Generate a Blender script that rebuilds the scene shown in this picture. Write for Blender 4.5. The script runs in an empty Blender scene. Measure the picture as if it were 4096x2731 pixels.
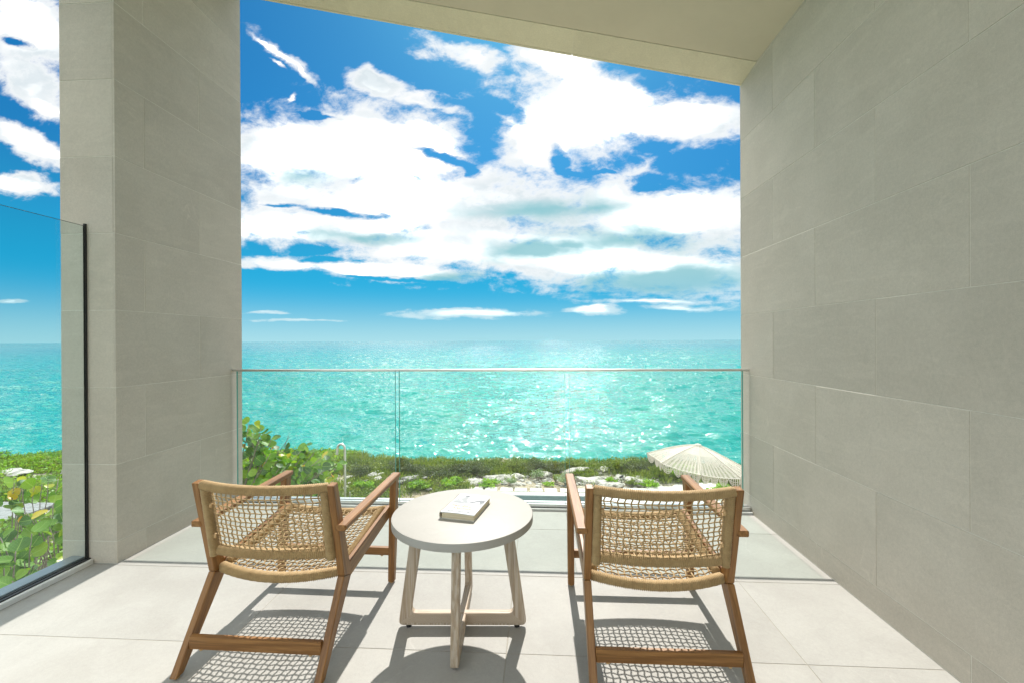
import bpy, math, random
import numpy as np
from mathutils import Matrix, Vector, noise as mnoise
sc = bpy.context.scene
COL = sc.collection
RND = random.Random(7)
NPR = np.random.default_rng(11)
R = math.radians
pi = math.pi

# ------------------------------------------------------------------ camera, sky, sun, exposure
cam_d = bpy.data.cameras.new('camera')
cam = bpy.data.objects.new('camera', cam_d)
COL.objects.link(cam)
sc.camera = cam
cam_d.sensor_width = 36.0
cam_d.lens = 15.431
cam_d.clip_start = 0.05
cam_d.clip_end = 80000
EYE = 1.2924
cam.matrix_world = (Matrix.Translation((0, 0, EYE)) @ Matrix.Rotation(R(3.395), 4, 'Z')
                    @ Matrix.Rotation(R(90 - 0.113), 4, 'X') @ Matrix.Rotation(R(-0.26), 4, 'Z'))
SUN_EL, SUN_AZ = R(48.3), R(-0.3)          # azimuth measured from +Y towards +X
sun_d = bpy.data.lights.new('sun', 'SUN')
sun = bpy.data.objects.new('sun', sun_d)
COL.objects.link(sun)
sun_d.energy = 2.0
sun_d.angle = R(0.55)
sun_d.color = (1.0, 0.955, 0.89)
sun.rotation_euler = (-(pi / 2 - SUN_EL), 0, -SUN_AZ)
sun.location = (0, 10, 12)

vs = sc.view_settings
sc.display_settings.display_device = 'sRGB'
vs.view_transform = 'Standard'
vs.look = 'None'
vs.exposure = 1.79
vs.gamma = 1
vs.use_curve_mapping = False
cy = sc.cycles
cy.use_denoising = True
cy.max_bounces = 10
cy.diffuse_bounces = 6
cy.glossy_bounces = 4
cy.transmission_bounces = 8
cy.transparent_max_bounces = 20
cy.sample_clamp_indirect = 6

# clouds: soft ellipses at fixed places of the sky dome (x/y , z/y of the direction)
POS =[ (-0.5442, 0.4486, 0.2579, 0.0942, -8, 1.0),
 (-0.3671, 0.4584, 0.1984, 0.0843, -12, 1.0),
 (-0.2544, 0.4549, 0.119, 0.0595, -25, 1.0),
 (0.0849, 0.5034, 0.1984, 0.1042, 0, 1.0),
 (0.3163, 0.4808, 0.1885, 0.0446, 2, 1.0),
 (0.163, 0.5545, 0.1091, 0.0446, -15, 1.0),
 (-0.0038, 0.4471, 0.1091, 0.0694, -30, 1.0),
 (-0.2347, 0.324, 0.496, 0.0744, -3, 1.0),
 (0.2583, 0.2929, 0.3175, 0.0744, -5, 1.0),
 (-0.4823, 0.2687, 0.3175, 0.0446, 0, 1.0),
 (-0.0544, 0.2106, 0.4167, 0.0744, -4, 1.0),
 (0.2578, 0.1566, 0.3274, 0.0595, -4, 1.0),
 (-0.3377, 0.1649, 0.2282, 0.0218, -5, 1.0),
 (-0.6092, 0.1841, 0.129, 0.0139, -4, 1.0),
 (0.0659, 0.6172, 0.1091, 0.0397, -25, 1.0),
 (-0.6063, 0.6756, 0.1111, 0.0218, -36, 0.3),
 (-0.6486, 0.7031, 0.0595, 0.0139, -30, 0.35),
 (-0.5537, 0.6326, 0.0496, 0.0129, -50, 0.3),
 (-0.3767, 0.6001, 0.0615, 0.0298, -20, 1.0),
 (-0.2692, 0.5507, 0.0843, 0.0179, -15, 1.0),
 (-0.3869, 0.6258, 0.0298, 0.0218, -60, 1.0),
 (-0.1674, 0.6518, 0.1091, 0.0258, -22, 0.9),
 (0.002, 0.6346, 0.0496, 0.0248, -20, 0.6),
 (-0.5963, 0.5699, 0.0258, 0.0089, 40, 0.2),
 (-0.615, 0.6484, 0.0298, 0.0079, -35, 0.15),
 (-0.1652, 0.0626, 0.1687, 0.0119, 0, 0.8),
 (0.1319, 0.07, 0.0595, 0.0139, 0, 0.6),
 (0.3147, 0.0722, 0.0942, 0.0089, -2, 0.6),
 (-0.6417, 0.0644, 0.0496, 0.003, 0, 0.5),
 (-0.5676, 0.0474, 0.1091, 0.004, 0, 0.4),
 (0.2575, 0.0884, 0.1984, 0.0099, 0, 0.3),
 (-1.2428, 0.7508, 0.129, 0.0942, -15, 1.0),
 (-1.2436, 0.6448, 0.129, 0.0546, -35, 1.0),
 (-1.1873, 0.5791, 0.0595, 0.0298, -30, 1.0),
 (-1.2448, 0.4803, 0.1091, 0.0298, -22, 1.0),
 (-1.1882, 0.4521, 0.0595, 0.0198, -20, 1.0),
 (-1.2456, 0.3721, 0.1091, 0.0238, -5, 1.0),
 (-1.2933, 0.0984, 0.0496, 0.005, 0, 0.6) ]
NEG =[ (-0.123, 0.4906, 0.0397, 0.0744, 25, 1.0),
 (-0.1027, 0.5347, 0.0595, 0.0198, -20, 1.0),
 (0.3444, 0.3927, 0.1091, 0.0446, 8, 1.0),
 (0.2779, 0.4189, 0.0694, 0.0298, 0, 1.0),
 (0.0571, 0.3979, 0.0149, 0.0357, 30, 1.0),
 (0.0844, 0.3804, 0.0298, 0.0079, -25, 1.0),
 (0.1409, 0.3701, 0.0397, 0.0069, -12, 1.0),
 (-0.5561, 0.2171, 0.1091, 0.0159, 3, 1.0),
 (-0.5036, 0.1978, 0.0694, 0.0099, 0, 1.0),
 (-0.4612, 0.3039, 0.0893, 0.0089, -5, 1.0),
 (-0.1937, 0.421, 0.0694, 0.0079, -18, 1.0),
 (-0.1485, 0.3968, 0.0298, 0.0119, -40, 1.0),
 (-0.5228, 0.5325, 0.0496, 0.0079, -20, 1.0),
 (-1.2703, 0.7308, 0.0337, 0.0089, -15, 1.0),
 (-0.6084, 0.3174, 0.0595, 0.006, 0, 1.0),
 (0.2489, 0.3467, 0.0496, 0.0139, 0, 1.0),
 (-0.173, 0.5372, 0.0794, 0.0218, -15, 1.0),
 (-0.3378, 0.1447, 0.119, 0.006, -5, 1.0) ]
SHD =[ (0.0051, 0.2046, 0.1488, 0.0317, 0, 1.2),
 (0.0837, 0.2181, 0.0694, 0.0198, 0, 1),
 (-0.3889, 0.2466, 0.1587, 0.0159, -5, 0.9),
 (0.2577, 0.1371, 0.248, 0.0397, 0, 0.8),
 (0.21, 0.2256, 0.248, 0.0496, 0, 0.4),
 (0.0153, 0.2983, 0.1984, 0.0397, 0, 0.35),
 (-0.5446, 0.3925, 0.119, 0.0298, 0, 0.25),
 (-0.2356, 0.1434, 0.119, 0.0149, 0, 0.35),
 (0.1328, 0.2957, 0.0893, 0.0397, 0, 0.3) ]

class NT:
    """small helper to write node trees"""
    def __init__(s, tree):
        s.t = tree; s.n = tree.nodes; s.l = tree.links
    def node(s, kind, **kw):
        n = s.n.new(kind)
        for k, v in kw.items(): setattr(n, k, v)
        return n
    def put(s, sock, v):
        if isinstance(v, bpy.types.NodeSocket): s.l.new(v, sock)
        elif v is not None:
            if isinstance(v, (tuple, list)) and len(v) == 3 and sock.type == 'RGBA': v = (*v, 1)
            sock.default_value = v
    def math(s, op, a, b=None, c=None, clamp=False):
        n = s.node('ShaderNodeMath', operation=op, use_clamp=clamp)
        s.put(n.inputs[0], a); s.put(n.inputs[1], b)
        if c is not None: s.put(n.inputs[2], c)
        return n.outputs[0]
    def vmath(s, op, a, b=None):
        n = s.node('ShaderNodeVectorMath', operation=op)
        s.put(n.inputs[0], a)
        if b is not None: s.put(n.inputs[1], b)
        return n.outputs['Value' if op in ('LENGTH', 'DOT_PRODUCT') else 'Vector']
    def noise(s, vec, scale, detail=4, rough=.55, dist=0.0, out=0, dim='3D'):
        n = s.node('ShaderNodeTexNoise', noise_dimensions=dim)
        if vec is not None: s.put(n.inputs['Vector'], vec)
        s.put(n.inputs['Scale'], scale); s.put(n.inputs['Detail'], detail)
        s.put(n.inputs['Roughness'], rough); s.put(n.inputs['Distortion'], dist)
        return n.outputs[out]
    def ramp(s, v, a, b, c=0.0, d=1.0, smooth=True):
        n = s.node('ShaderNodeMapRange', interpolation_type='SMOOTHSTEP' if smooth else 'LINEAR')
        s.put(n.inputs[0], v)
        for i, q in enumerate((a, b, c, d)): s.put(n.inputs[1 + i], q)
        return n.outputs[0]
    def mix(s, f, a, b, blend='MIX'):
        n = s.node('ShaderNodeMix', data_type='RGBA', blend_type=blend)
        s.put(n.inputs[0], f); s.put(n.inputs[6], a); s.put(n.inputs[7], b)
        return n.outputs[2]
    def comb(s, x, y, z):
        n = s.node('ShaderNodeCombineXYZ')
        s.put(n.inputs[0], x); s.put(n.inputs[1], y); s.put(n.inputs[2], z)
        return n.outputs[0]
    def sep(s, v):
        n = s.node('ShaderNodeSeparateXYZ'); s.put(n.inputs[0], v)
        return n.outputs
    def cramp(s, f, stops):
        n = s.node('ShaderNodeValToRGB'); s.put(n.inputs[0], f)
        el = n.color_ramp.elements
        while len(el) < len(stops): el.new(.5)
        for e, (p, c) in zip(el, stops): e.position = p; e.color = (*c, 1)
        return n.outputs[0]

def build_world():
    w = bpy.data.worlds.new('World'); sc.world = w; w.use_nodes = True
    t = NT(w.node_tree); t.n.clear()
    out = t.node('ShaderNodeOutputWorld'); bg = t.node('ShaderNodeBackground')
    t.put(bg.inputs[1], 0.1)
    sky = t.node('ShaderNodeTexSky', sky_type='NISHITA')
    sky.sun_disc = False
    sky.sun_elevation = SUN_EL; sky.sun_rotation = SUN_AZ
    sky.air_density = 1.0; sky.dust_density = 0.6; sky.ozone_density = 3.0
    tc = t.node('ShaderNodeTexCoord')
    d = tc.outputs['Generated']
    x, y, z = t.sep(d)
    ya = t.math('MAXIMUM', t.math('ABSOLUTE', y), .02)
    u = t.math('DIVIDE', x, ya); v = t.math('DIVIDE', z, ya)
    # a cloud layer at one height: its own plane coordinates, so that it flattens towards the horizon
    zz = t.math('ADD', t.math('MAXIMUM', z, 0.0), .10)
    lay = t.comb(t.math('DIVIDE', x, zz), t.math('DIVIDE', t.math('MULTIPLY', y, .85), zz), 0.0)
    wob = t.noise(lay, 1.15, 6, .62, out=1)
    wx, wy, _ = t.sep(wob)
    wob2 = t.noise(t.comb(u, t.math('MULTIPLY', v, 1.8), 0.3), 3.2, 5, .6, out=1)
    w2x, w2y, _ = t.sep(wob2)
    uu = t.math('ADD', u, t.math('ADD', t.math('MULTIPLY', t.math('SUBTRACT', wx, .5), .10), t.math('MULTIPLY', t.math('SUBTRACT', w2x, .5), .14)))
    vsc = t.ramp(v, .02, .5, .12, 1.0, False)
    vv = t.math('ADD', v, t.math('MULTIPLY', vsc, t.math('ADD', t.math('MULTIPLY', t.math('SUBTRACT', wy, .5), .09), t.math('MULTIPLY', t.math('SUBTRACT', w2y, .5), .12))))
    def ell(e):
        cu, cv, ru, rv, rot, wt = e
        c, s_ = math.cos(R(rot)), math.sin(R(rot))
        du = t.math('SUBTRACT', uu, cu); dv = t.math('SUBTRACT', vv, cv)
        a = t.math('MULTIPLY_ADD', dv, s_ / ru, t.math('MULTIPLY', du, c / ru))
        b = t.math('MULTIPLY_ADD', dv, c / rv, t.math('MULTIPLY', du, -s_ / rv))
        q = t.math('ADD', t.math('MULTIPLY', a, a), t.math('MULTIPLY', b, b))
        return t.math('SUBTRACT', 1.0, t.math('SQRT', q))
    def union(lst, floor=-1.0):
        acc = None
        for e in lst:
            k = ell(e)
            if e[5] < 1: k = t.math('SUBTRACT', k, (1 - e[5]) * .45)
            acc = k if acc is None else t.math('SMOOTH_MAX', acc, k, .12)
        return t.math('MAXIMUM', acc, floor)
    P = union(POS)
    N = union(NEG)
    fb = t.noise(lay, 2.3, 9, .62, .25)
    fb2 = t.noise(t.comb(u, t.math('MULTIPLY', v, 1.5), 0.0), 7.0, 8, .66, .3)
    fb3 = t.noise(t.comb(u, t.math('MULTIPLY', v, 1.7), 3.1), 22.0, 5, .7, .6)
    fbm = t.math('ADD', t.math('ADD', t.math('MULTIPLY', t.math('SUBTRACT', fb, .5), 1.5), t.math('MULTIPLY', t.math('SUBTRACT', fb2, .5), 2.3)),
                 t.math('MULTIPLY', t.math('SUBTRACT', fb3, .5), .8))
    Pc = t.math('MINIMUM', P, t.math('MULTIPLY_ADD', N, -.85, -.06))
    F = t.math('ADD', t.math('ADD', t.math('MINIMUM', Pc, .50), .02), fbm)
    alpha = t.ramp(F, -.34, .42)
    alpha = t.math('MULTIPLY', alpha, alpha) if False else alpha
    # elsewhere (behind the building) scattered unseen cloud, its cores brightened for fill light
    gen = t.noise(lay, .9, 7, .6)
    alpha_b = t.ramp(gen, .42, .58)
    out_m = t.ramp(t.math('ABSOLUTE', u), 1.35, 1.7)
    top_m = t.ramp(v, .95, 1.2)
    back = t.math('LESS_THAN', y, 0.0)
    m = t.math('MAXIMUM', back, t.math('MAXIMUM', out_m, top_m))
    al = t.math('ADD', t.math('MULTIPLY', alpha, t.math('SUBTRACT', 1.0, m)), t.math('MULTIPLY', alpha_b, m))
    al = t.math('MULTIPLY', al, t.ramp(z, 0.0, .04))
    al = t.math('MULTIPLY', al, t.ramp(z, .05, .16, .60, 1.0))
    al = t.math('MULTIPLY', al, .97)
    # colour of the clear sky: physical sky, toned to the deep tropical blue, paler haze at the horizon
    hs = t.node('ShaderNodeHueSaturation')
    t.put(hs.inputs['Saturation'], SKY_SAT); t.put(hs.inputs['Value'], SKY_VAL); t.put(hs.inputs['Hue'], SKY_HUE); t.put(hs.inputs['Color'], sky.outputs[0])
    blue = t.mix(1.0, hs.outputs[0], SKY_TINT, 'MULTIPLY')
    dim = t.ramp(z, .05, .40, .55, 1.0)
    blue = t.mix(1.0, blue, t.comb(dim, dim, dim), 'MULTIPLY')
    haze = t.ramp(z, -.02, .15, 1.0, 0.0)
    haze = t.math('POWER', haze, 1.6)
    blue = t.mix(t.ramp(z, .08, .34, .80, 0.0), blue, (.04, 1.36, 2.42))
    blue = t.mix(t.math('MULTIPLY', haze, .95), blue, (1.30, 2.26, 2.45))
    edge = t.ramp(F, .1, .75)
    soft = t.noise(t.comb(t.math('MULTIPLY', uu, 1.0), t.math('MULTIPLY', vv, 1.9), 1.7), 6.0, 4, .5, .2)
    softl = t.noise(t.comb(uu, t.math('MULTIPLY', vv, 2.2), 5.2), 2.6, 3, .5)
    puff = t.ramp(t.math('ADD', t.math('MULTIPLY', soft, .6), t.math('MULTIPLY', softl, .4)), .38, .60)
    white = t.mix(t.math('MAXIMUM', puff, t.math('MULTIPLY', t.math('SUBTRACT', 1.0, edge), .8)), (2.2, 2.42, 2.52), (3.10, 3.10, 3.08))
    S = t.ramp(t.math('ADD', t.math('SUBTRACT', union(SHD), t.math('MULTIPLY', m, 2.0)), t.math('MULTIPLY', t.math('SUBTRACT', soft, .5), 2.6)), -.55, .85)
    Fs = t.math('ADD', t.math('MINIMUM', Pc, .55), t.math('MULTIPLY', t.math('SUBTRACT', softl, .5), 1.6))
    Fm = t.math('ADD', t.math('MULTIPLY', Fs, t.math('SUBTRACT', 1.0, m)), t.math('MULTIPLY', t.math('MULTIPLY', t.math('SUBTRACT', gen, .38), 7.0), m))  # cloud cores overhead and behind are pushed up to raise the ambient fill
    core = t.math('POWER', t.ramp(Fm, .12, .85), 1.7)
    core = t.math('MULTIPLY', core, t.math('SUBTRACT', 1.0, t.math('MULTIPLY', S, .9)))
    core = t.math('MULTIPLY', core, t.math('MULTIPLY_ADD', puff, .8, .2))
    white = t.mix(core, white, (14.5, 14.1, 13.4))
    cloud = t.mix(t.math('MULTIPLY', S, .85), white, (.58, 1.58, 1.76))
    lowc = t.ramp(z, .02, .13, .75, 0.0)
    cloud = t.mix(lowc, cloud, (2.1, 2.7, 2.75))
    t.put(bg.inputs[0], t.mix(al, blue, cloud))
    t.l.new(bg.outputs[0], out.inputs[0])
    w.cycles.sampling_method = 'MANUAL'; w.cycles.sample_map_resolution = 1024
SKY_SAT, SKY_VAL, SKY_HUE, SKY_TINT = 1.42, .30, .495, (.26, .84, .95)
build_world()

# ------------------------------------------------------------------ helpers
def tag(o, label=None, cat=None, group=None, kind=None):
    if label: o['label'] = label
    if cat: o['category'] = cat
    if group: o['group'] = group
    if kind: o['kind'] = kind
    return o

def empty(name, loc=(0, 0, 0), rz=0.0, **kw):
    o = bpy.data.objects.new(name, None); COL.objects.link(o)
    o.location = loc; o.rotation_euler = (0, 0, rz); o.empty_display_size = .1
    return tag(o, **kw)

class MB:
    def __init__(s): s.v = []; s.f = []; s.m = []; s.k = 0
    def add(s, vs_, fs, mi=0):
        b = len(s.v); s.v.extend(vs_)
        for f in fs: s.f.append(tuple(b + i for i in f)); s.m.append(mi)
    def box(s, x0, x1, y0, y1, z0, z1, mi=0, ch=0.0):
        if ch <= 0:
            V = [(x, y, z) for z in (z0, z1) for y in (y0, y1) for x in (x0, x1)]
            s.add(V, [(0, 2, 3, 1), (4, 5, 7, 6), (0, 1, 5, 4), (2, 6, 7, 3), (0, 4, 6, 2), (1, 3, 7, 5)], mi)
        else:
            s.poly([(y0, z0), (y1, z0), (y1, z1), (y0, z1)], x0, x1, ch, mi)
    def poly(s, pts, x0, x1, ch=.003, mi=0, T=None):
        """outline in (y,z), extruded from x0 to x1 with chamfered rims; T maps (x,y,z)"""
        n = len(pts)
        area = sum(pts[i][0] * pts[(i + 1) % n][1] - pts[(i + 1) % n][0] * pts[i][1] for i in range(n))
        if area < 0: pts = pts[::-1]
        def inset(d):
            out = []
            for i in range(n):
                p0, p1, p2 = Vector(pts[i - 1]), Vector(pts[i]), Vector(pts[(i + 1) % n])
                a = (p1 - p0).normalized(); b = (p2 - p1).normalized()
                na = Vector((-a.y, a.x)); nb = Vector((-b.y, b.x))
                m = na + nb; m = m / max(m.dot(na), .25)
                out.append(p1 + m * d)
            return out
        pin = inset(ch)
        rings = []
        for x, P_ in ((x0, pin), (x0 + ch, pts), (x1 - ch, pts), (x1, pin)):
            rings += [(x, q[0], q[1]) for q in P_]
        if T: rings = [T(*q) for q in rings]
        F = [tuple(range(n))[::-1], tuple(range(3 * n, 4 * n))]
        for k in range(3):
            for i in range(n):
                j = (i + 1) % n
                F.append((k * n + i, k * n + j, (k + 1) * n + j, (k + 1) * n + i))
        s.add(rings, [f[::-1] for f in F] if False else F, mi)
    def tube(s, path, r, n=6, caps=True, mi=0, up=Vector((0, 0, 1))):
        P_ = [Vector(p) for p in path]; m = len(P_)
        rr = r if isinstance(r, (list, tuple)) else [r] * m
        V = []
        ref = None
        for i in range(m):
            t_ = (P_[min(i + 1, m - 1)] - P_[max(i - 1, 0)]).normalized()
            if ref is None:
                ref = up if abs(t_.dot(up)) < .9 else Vector((1, 0, 0))
            a = (ref - t_ * ref.dot(t_)).normalized(); b = t_.cross(a); ref = a
            for k in range(n):
                an = 2 * pi * k / n
                V.append(tuple(P_[i] + (a * math.cos(an) + b * math.sin(an)) * rr[i]))
        F = [(i * n + k, i * n + (k + 1) % n, (i + 1) * n + (k + 1) % n, (i + 1) * n + k) for i in range(m - 1) for k in range(n)]
        if caps: F += [tuple(range(n))[::-1], tuple(range((m - 1) * n, m * n))]
        s.add(V, F, mi)
    def lathe(s, prof, c=(0, 0, 0), n=32, mi=0):
        V = []
        for r_, z_ in prof:
            for k in range(n):
                a = 2 * pi * k / n; V.append((c[0] + r_ * math.cos(a), c[1] + r_ * math.sin(a), c[2] + z_))
        m = len(prof)
        F = [(i * n + k, i * n + (k + 1) % n, (i + 1) * n + (k + 1) % n, (i + 1) * n + k) for i in range(m - 1) for k in range(n)]
        F += [tuple(range(n))[::-1], tuple(range((m - 1) * n, m * n))]
        s.add(V, F, mi)
    def mesh(s, name, mats, smooth=False):
        me = bpy.data.meshes.new(name); me.from_pydata(s.v, [], s.f)
        for m in (mats if isinstance(mats, (list, tuple)) else [mats]): me.materials.append(m)
        if any(s.m): me.polygons.foreach_set('material_index', s.m)
        if smooth: me.polygons.foreach_set('use_smooth', [True] * len(me.polygons))
        me.update(); return me
    def build(s, name, mats, parent=None, smooth=False, **kw):
        return put(s.mesh(name, mats, smooth), name, parent, **kw)

def put(me, name, parent=None, loc=None, rot=None, scale=None, **kw):
    o = bpy.data.objects.new(name, me); COL.objects.link(o)
    if parent: o.parent = parent
    if loc is not None: o.location = loc
    if rot is not None: o.rotation_euler = rot
    if scale is not None: o.scale = scale if isinstance(scale, (tuple, list)) else (scale,) * 3
    return tag(o, **kw)

def np_mesh(name, V, F, mat, smooth=False):
    """V (n,3), F (m,k) arrays"""
    me = bpy.data.meshes.new(name)
    V = np.asarray(V, np.float32); F = np.asarray(F, np.int32); m, k = F.shape
    me.vertices.add(len(V)); me.vertices.foreach_set('co', V.ravel())
    me.loops.add(m * k); me.loops.foreach_set('vertex_index', F.ravel())
    me.polygons.add(m); me.polygons.foreach_set('loop_start', np.arange(0, m * k, k, dtype=np.int32))
    if smooth: me.polygons.foreach_set('use_smooth', np.ones(m, bool))
    me.materials.append(mat); me.update(calc_edges=True); me.validate()
    return me

def smooth_by_angle(o, ang=40):
    me = o.data
    me.polygons.foreach_set('use_smooth', [True] * len(me.polygons))
    try: me.set_sharp_from_angle(angle=R(ang))
    except Exception: pass
    return o

# ------------------------------------------------------------------ materials
def mat(name):
    m = bpy.data.materials.new(name); m.use_nodes = True
    t = NT(m.node_tree)
    bs = [n for n in t.n if n.type == 'BSDF_PRINCIPLED'][0]
    out = [n for n in t.n if n.type == 'OUTPUT_MATERIAL'][0]
    return m, t, bs, out

def bump(t, bs, h, strength, dist):
    b = t.node('ShaderNodeBump'); t.put(b.inputs['Height'], h)
    b.inputs['Strength'].default_value = strength; b.inputs['Distance'].default_value = dist
    t.l.new(b.outputs[0], bs.inputs['Normal']); return b

def m_plain(name, col, rough=.6, metal=0.0, var=.0, scale=8.0, spec=None, bmp=0.0, bscale=200):
    m, t, bs, _ = mat(name)
    tc = t.node('ShaderNodeTexCoord').outputs['Object']
    if var:
        n = t.noise(tc, scale, 5, .6)
        c2 = tuple(min(1, c * (1 + var)) for c in col); c1 = tuple(c * (1 - var) for c in col)
        t.put(bs.inputs['Base Color'], t.mix(t.ramp(n, .3, .7), c1, c2))
    else: bs.inputs['Base Color'].default_value = (*col, 1)
    bs.inputs['Roughness'].default_value = rough; bs.inputs['Metallic'].default_value = metal
    if spec is not None: bs.inputs['Specular IOR Level'].default_value = spec
    if bmp: bump(t, bs, t.noise(tc, bscale, 3, .6), bmp, .001)
    return m

def m_stone(name, base, dark, vein=.25, rough=.62, grain=.35, seed=0.0, spec=.35, tint=.11):
    """sawn limestone: fine grain, soft cloudy drift, a few pale hair veins; every tile a little different"""
    m, t, bs, _ = mat(name)
    geo = t.node('ShaderNodeNewGeometry').outputs['Position']
    oi = t.node('ShaderNodeObjectInfo')
    off = t.math('MULTIPLY', oi.outputs['Random'], 37.0)
    p = t.vmath('ADD', geo, t.comb(off, t.math('MULTIPLY', off, 1.7), t.math('MULTIPLY', off, .6)))
    cloud = t.noise(p, 1.7 + seed, 6, .62, .6)
    # bedding: long faint streaks
    st = t.noise(t.vmath('MULTIPLY', p, t.comb(2.2, 2.2, 11.0)), 1.6, 5, .6, .8)
    g1 = t.noise(p, 260.0, 2, .7)
    g2 = t.noise(p, 75.0, 3, .6)
    c = t.mix(t.ramp(cloud, .33, .68), dark, base)
    c = t.mix(t.math('MULTIPLY', t.ramp(st, .45, .72), .30), c, tuple(min(1, q * 1.16) for q in base))
    spk = t.math('ADD', t.math('MULTIPLY', t.math('SUBTRACT', g1, .5), grain), t.math('MULTIPLY', t.math('SUBTRACT', g2, .5), grain * .7))
    rnd = t.math('MULTIPLY', t.math('SUBTRACT', oi.outputs['Random'], .5), tint)
    k = t.math('ADD', 1.0, t.math('ADD', spk, rnd))
    c = t.mix(1.0, c, t.comb(k, k, k), 'MULTIPLY')
    wv = t.noise(p, 1.25, 4, .55, 1.4)
    ridge = t.math('ABSOLUTE', t.math('SUBTRACT', wv, .5))
    vm = t.math('MULTIPLY', t.ramp(ridge, .0, .0045, 1.0, 0.0), t.ramp(t.noise(p, 2.1, 2, .5), .52, .66))
    c = t.mix(t.math('MULTIPLY', vm, vein), c, tuple(min(1, q * 1.7) for q in base))
    # faint water marks and scuffs, each with its own outline
    wm = t.noise(geo, 2.6, 3, .5, 1.2); rim = t.ramp(t.math('ABSOLUTE', t.math('SUBTRACT', wm, .56)), 0.0, .018, .05, 0.0)
    dirt = t.ramp(t.noise(geo, .8, 5, .65, .3), .48, .70, 0.0, .085)
    c = t.mix(t.math('ADD', rim, dirt), c, tuple(q * .45 for q in dark))
    sc_ = t.ramp(t.noise(t.vmath('MULTIPLY', geo, t.comb(9, 60, 30)), 1.0, 3, .6, 1.5), .72, .78, 0.0, .07)
    c = t.mix(sc_, c, tuple(min(1, q * 1.35) for q in base))
    t.put(bs.inputs['Base Color'], c)
    bs.inputs['Roughness'].default_value = rough
    bs.inputs['Specular IOR Level'].default_value = spec
    h = t.math('ADD', t.math('MULTIPLY', g2, 1.0), t.math('MULTIPLY', g1, .5))
    h = t.math('ADD', h, t.math('MULTIPLY', t.noise(p, 9.0, 4, .6), 1.6))
    bump(t, bs, h, .35, .0012)
    return m

def m_wood(name, dark, light, rough=.45, gscale=1.0, wash=0.0):
    m, t, bs, _ = mat(name)
    tc = t.node('ShaderNodeTexCoord').outputs['Object']
    oi = t.node('ShaderNodeObjectInfo')
    off = t.math('MULTIPLY', oi.outputs['Random'], 9.0)
    ax = t.node('ShaderNodeAttribute', attribute_name='grain').outputs['Vector']
    p = t.vmath('ADD', t.vmath('MULTIPLY', tc, t.comb(34.0 * gscale, 16.0 * gscale, 16.0 * gscale)), t.comb(off, off, off))
    # long grain runs along the piece: its coordinates are squeezed along the grain axis
    n1 = t.noise(t.vmath('MULTIPLY', ax, t.comb(1.2, 22.0, 26.0)), 2.4 * gscale, 5, .62, .6)
    n2 = t.noise(t.vmath('MULTIPLY', ax, t.comb(5.0, 160.0, 160.0)), 1.5, 3, .6, .2)
    c = t.mix(t.ramp(n1, .30, .72), dark, light)
    k = t.ramp(n2, .25, .75, .78, 1.14, False)
    c = t.mix(1.0, c, t.comb(k, k, k), 'MULTIPLY')
    if wash: c = t.mix(t.math('MULTIPLY', t.ramp(t.noise(t.vmath('MULTIPLY', ax, t.comb(2.0, 60.0, 60.0)), 2.0, 4, .6), .42, .62), wash), c, (.60, .54, .45))
    t.put(bs.inputs['Base Color'], c)
    bs.inputs['Roughness'].default_value = rough
    bump(t, bs, n2, .25, .0008)
    return m

def grain(o, axis):
    """store coordinates with x along the grain on the mesh of o (axis: direction of the grain in the mesh)"""
    me = o.data
    n = len(me.vertices); co = np.empty(n * 3, np.float32); me.vertices.foreach_get('co', co); co = co.reshape(-1, 3)
    a = Vector(axis).normalized(); b = a.orthogonal().normalized(); c = a.cross(b)
    M = np.array([a, b, c], np.float32)
    q = co @ M.T + NPR.uniform(0, 5, 3).astype(np.float32)
    at = me.attributes.new('grain', 'FLOAT_VECTOR', 'POINT'); at.data.foreach_set('vector', q.astype(np.float32).ravel())
    return o

def m_glass(name, tint, refl=.9):
    m, t, bs, out = mat(name)
    t.n.remove(bs)
    tr = t.node('ShaderNodeBsdfTransparent'); t.put(tr.inputs[0], tint)
    gl = t.node('ShaderNodeBsdfGlossy'); t.put(gl.inputs[0], (refl, refl, refl)); gl.inputs['Roughness'].default_value = 0.0
    lw = t.node('ShaderNodeLayerWeight'); lw.inputs[0].default_value = .5
    fr = t.math('MULTIPLY_ADD', t.math('POWER', lw.outputs['Facing'], 5.0), .96, .04)
    mx = t.node('ShaderNodeMixShader')
    t.l.new(t.math('MULTIPLY', fr, .85), mx.inputs[0]); t.l.new(tr.outputs[0], mx.inputs[1]); t.l.new(gl.outputs[0], mx.inputs[2])
    t.l.new(mx.outputs[0], out.inputs[0]); return m

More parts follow.
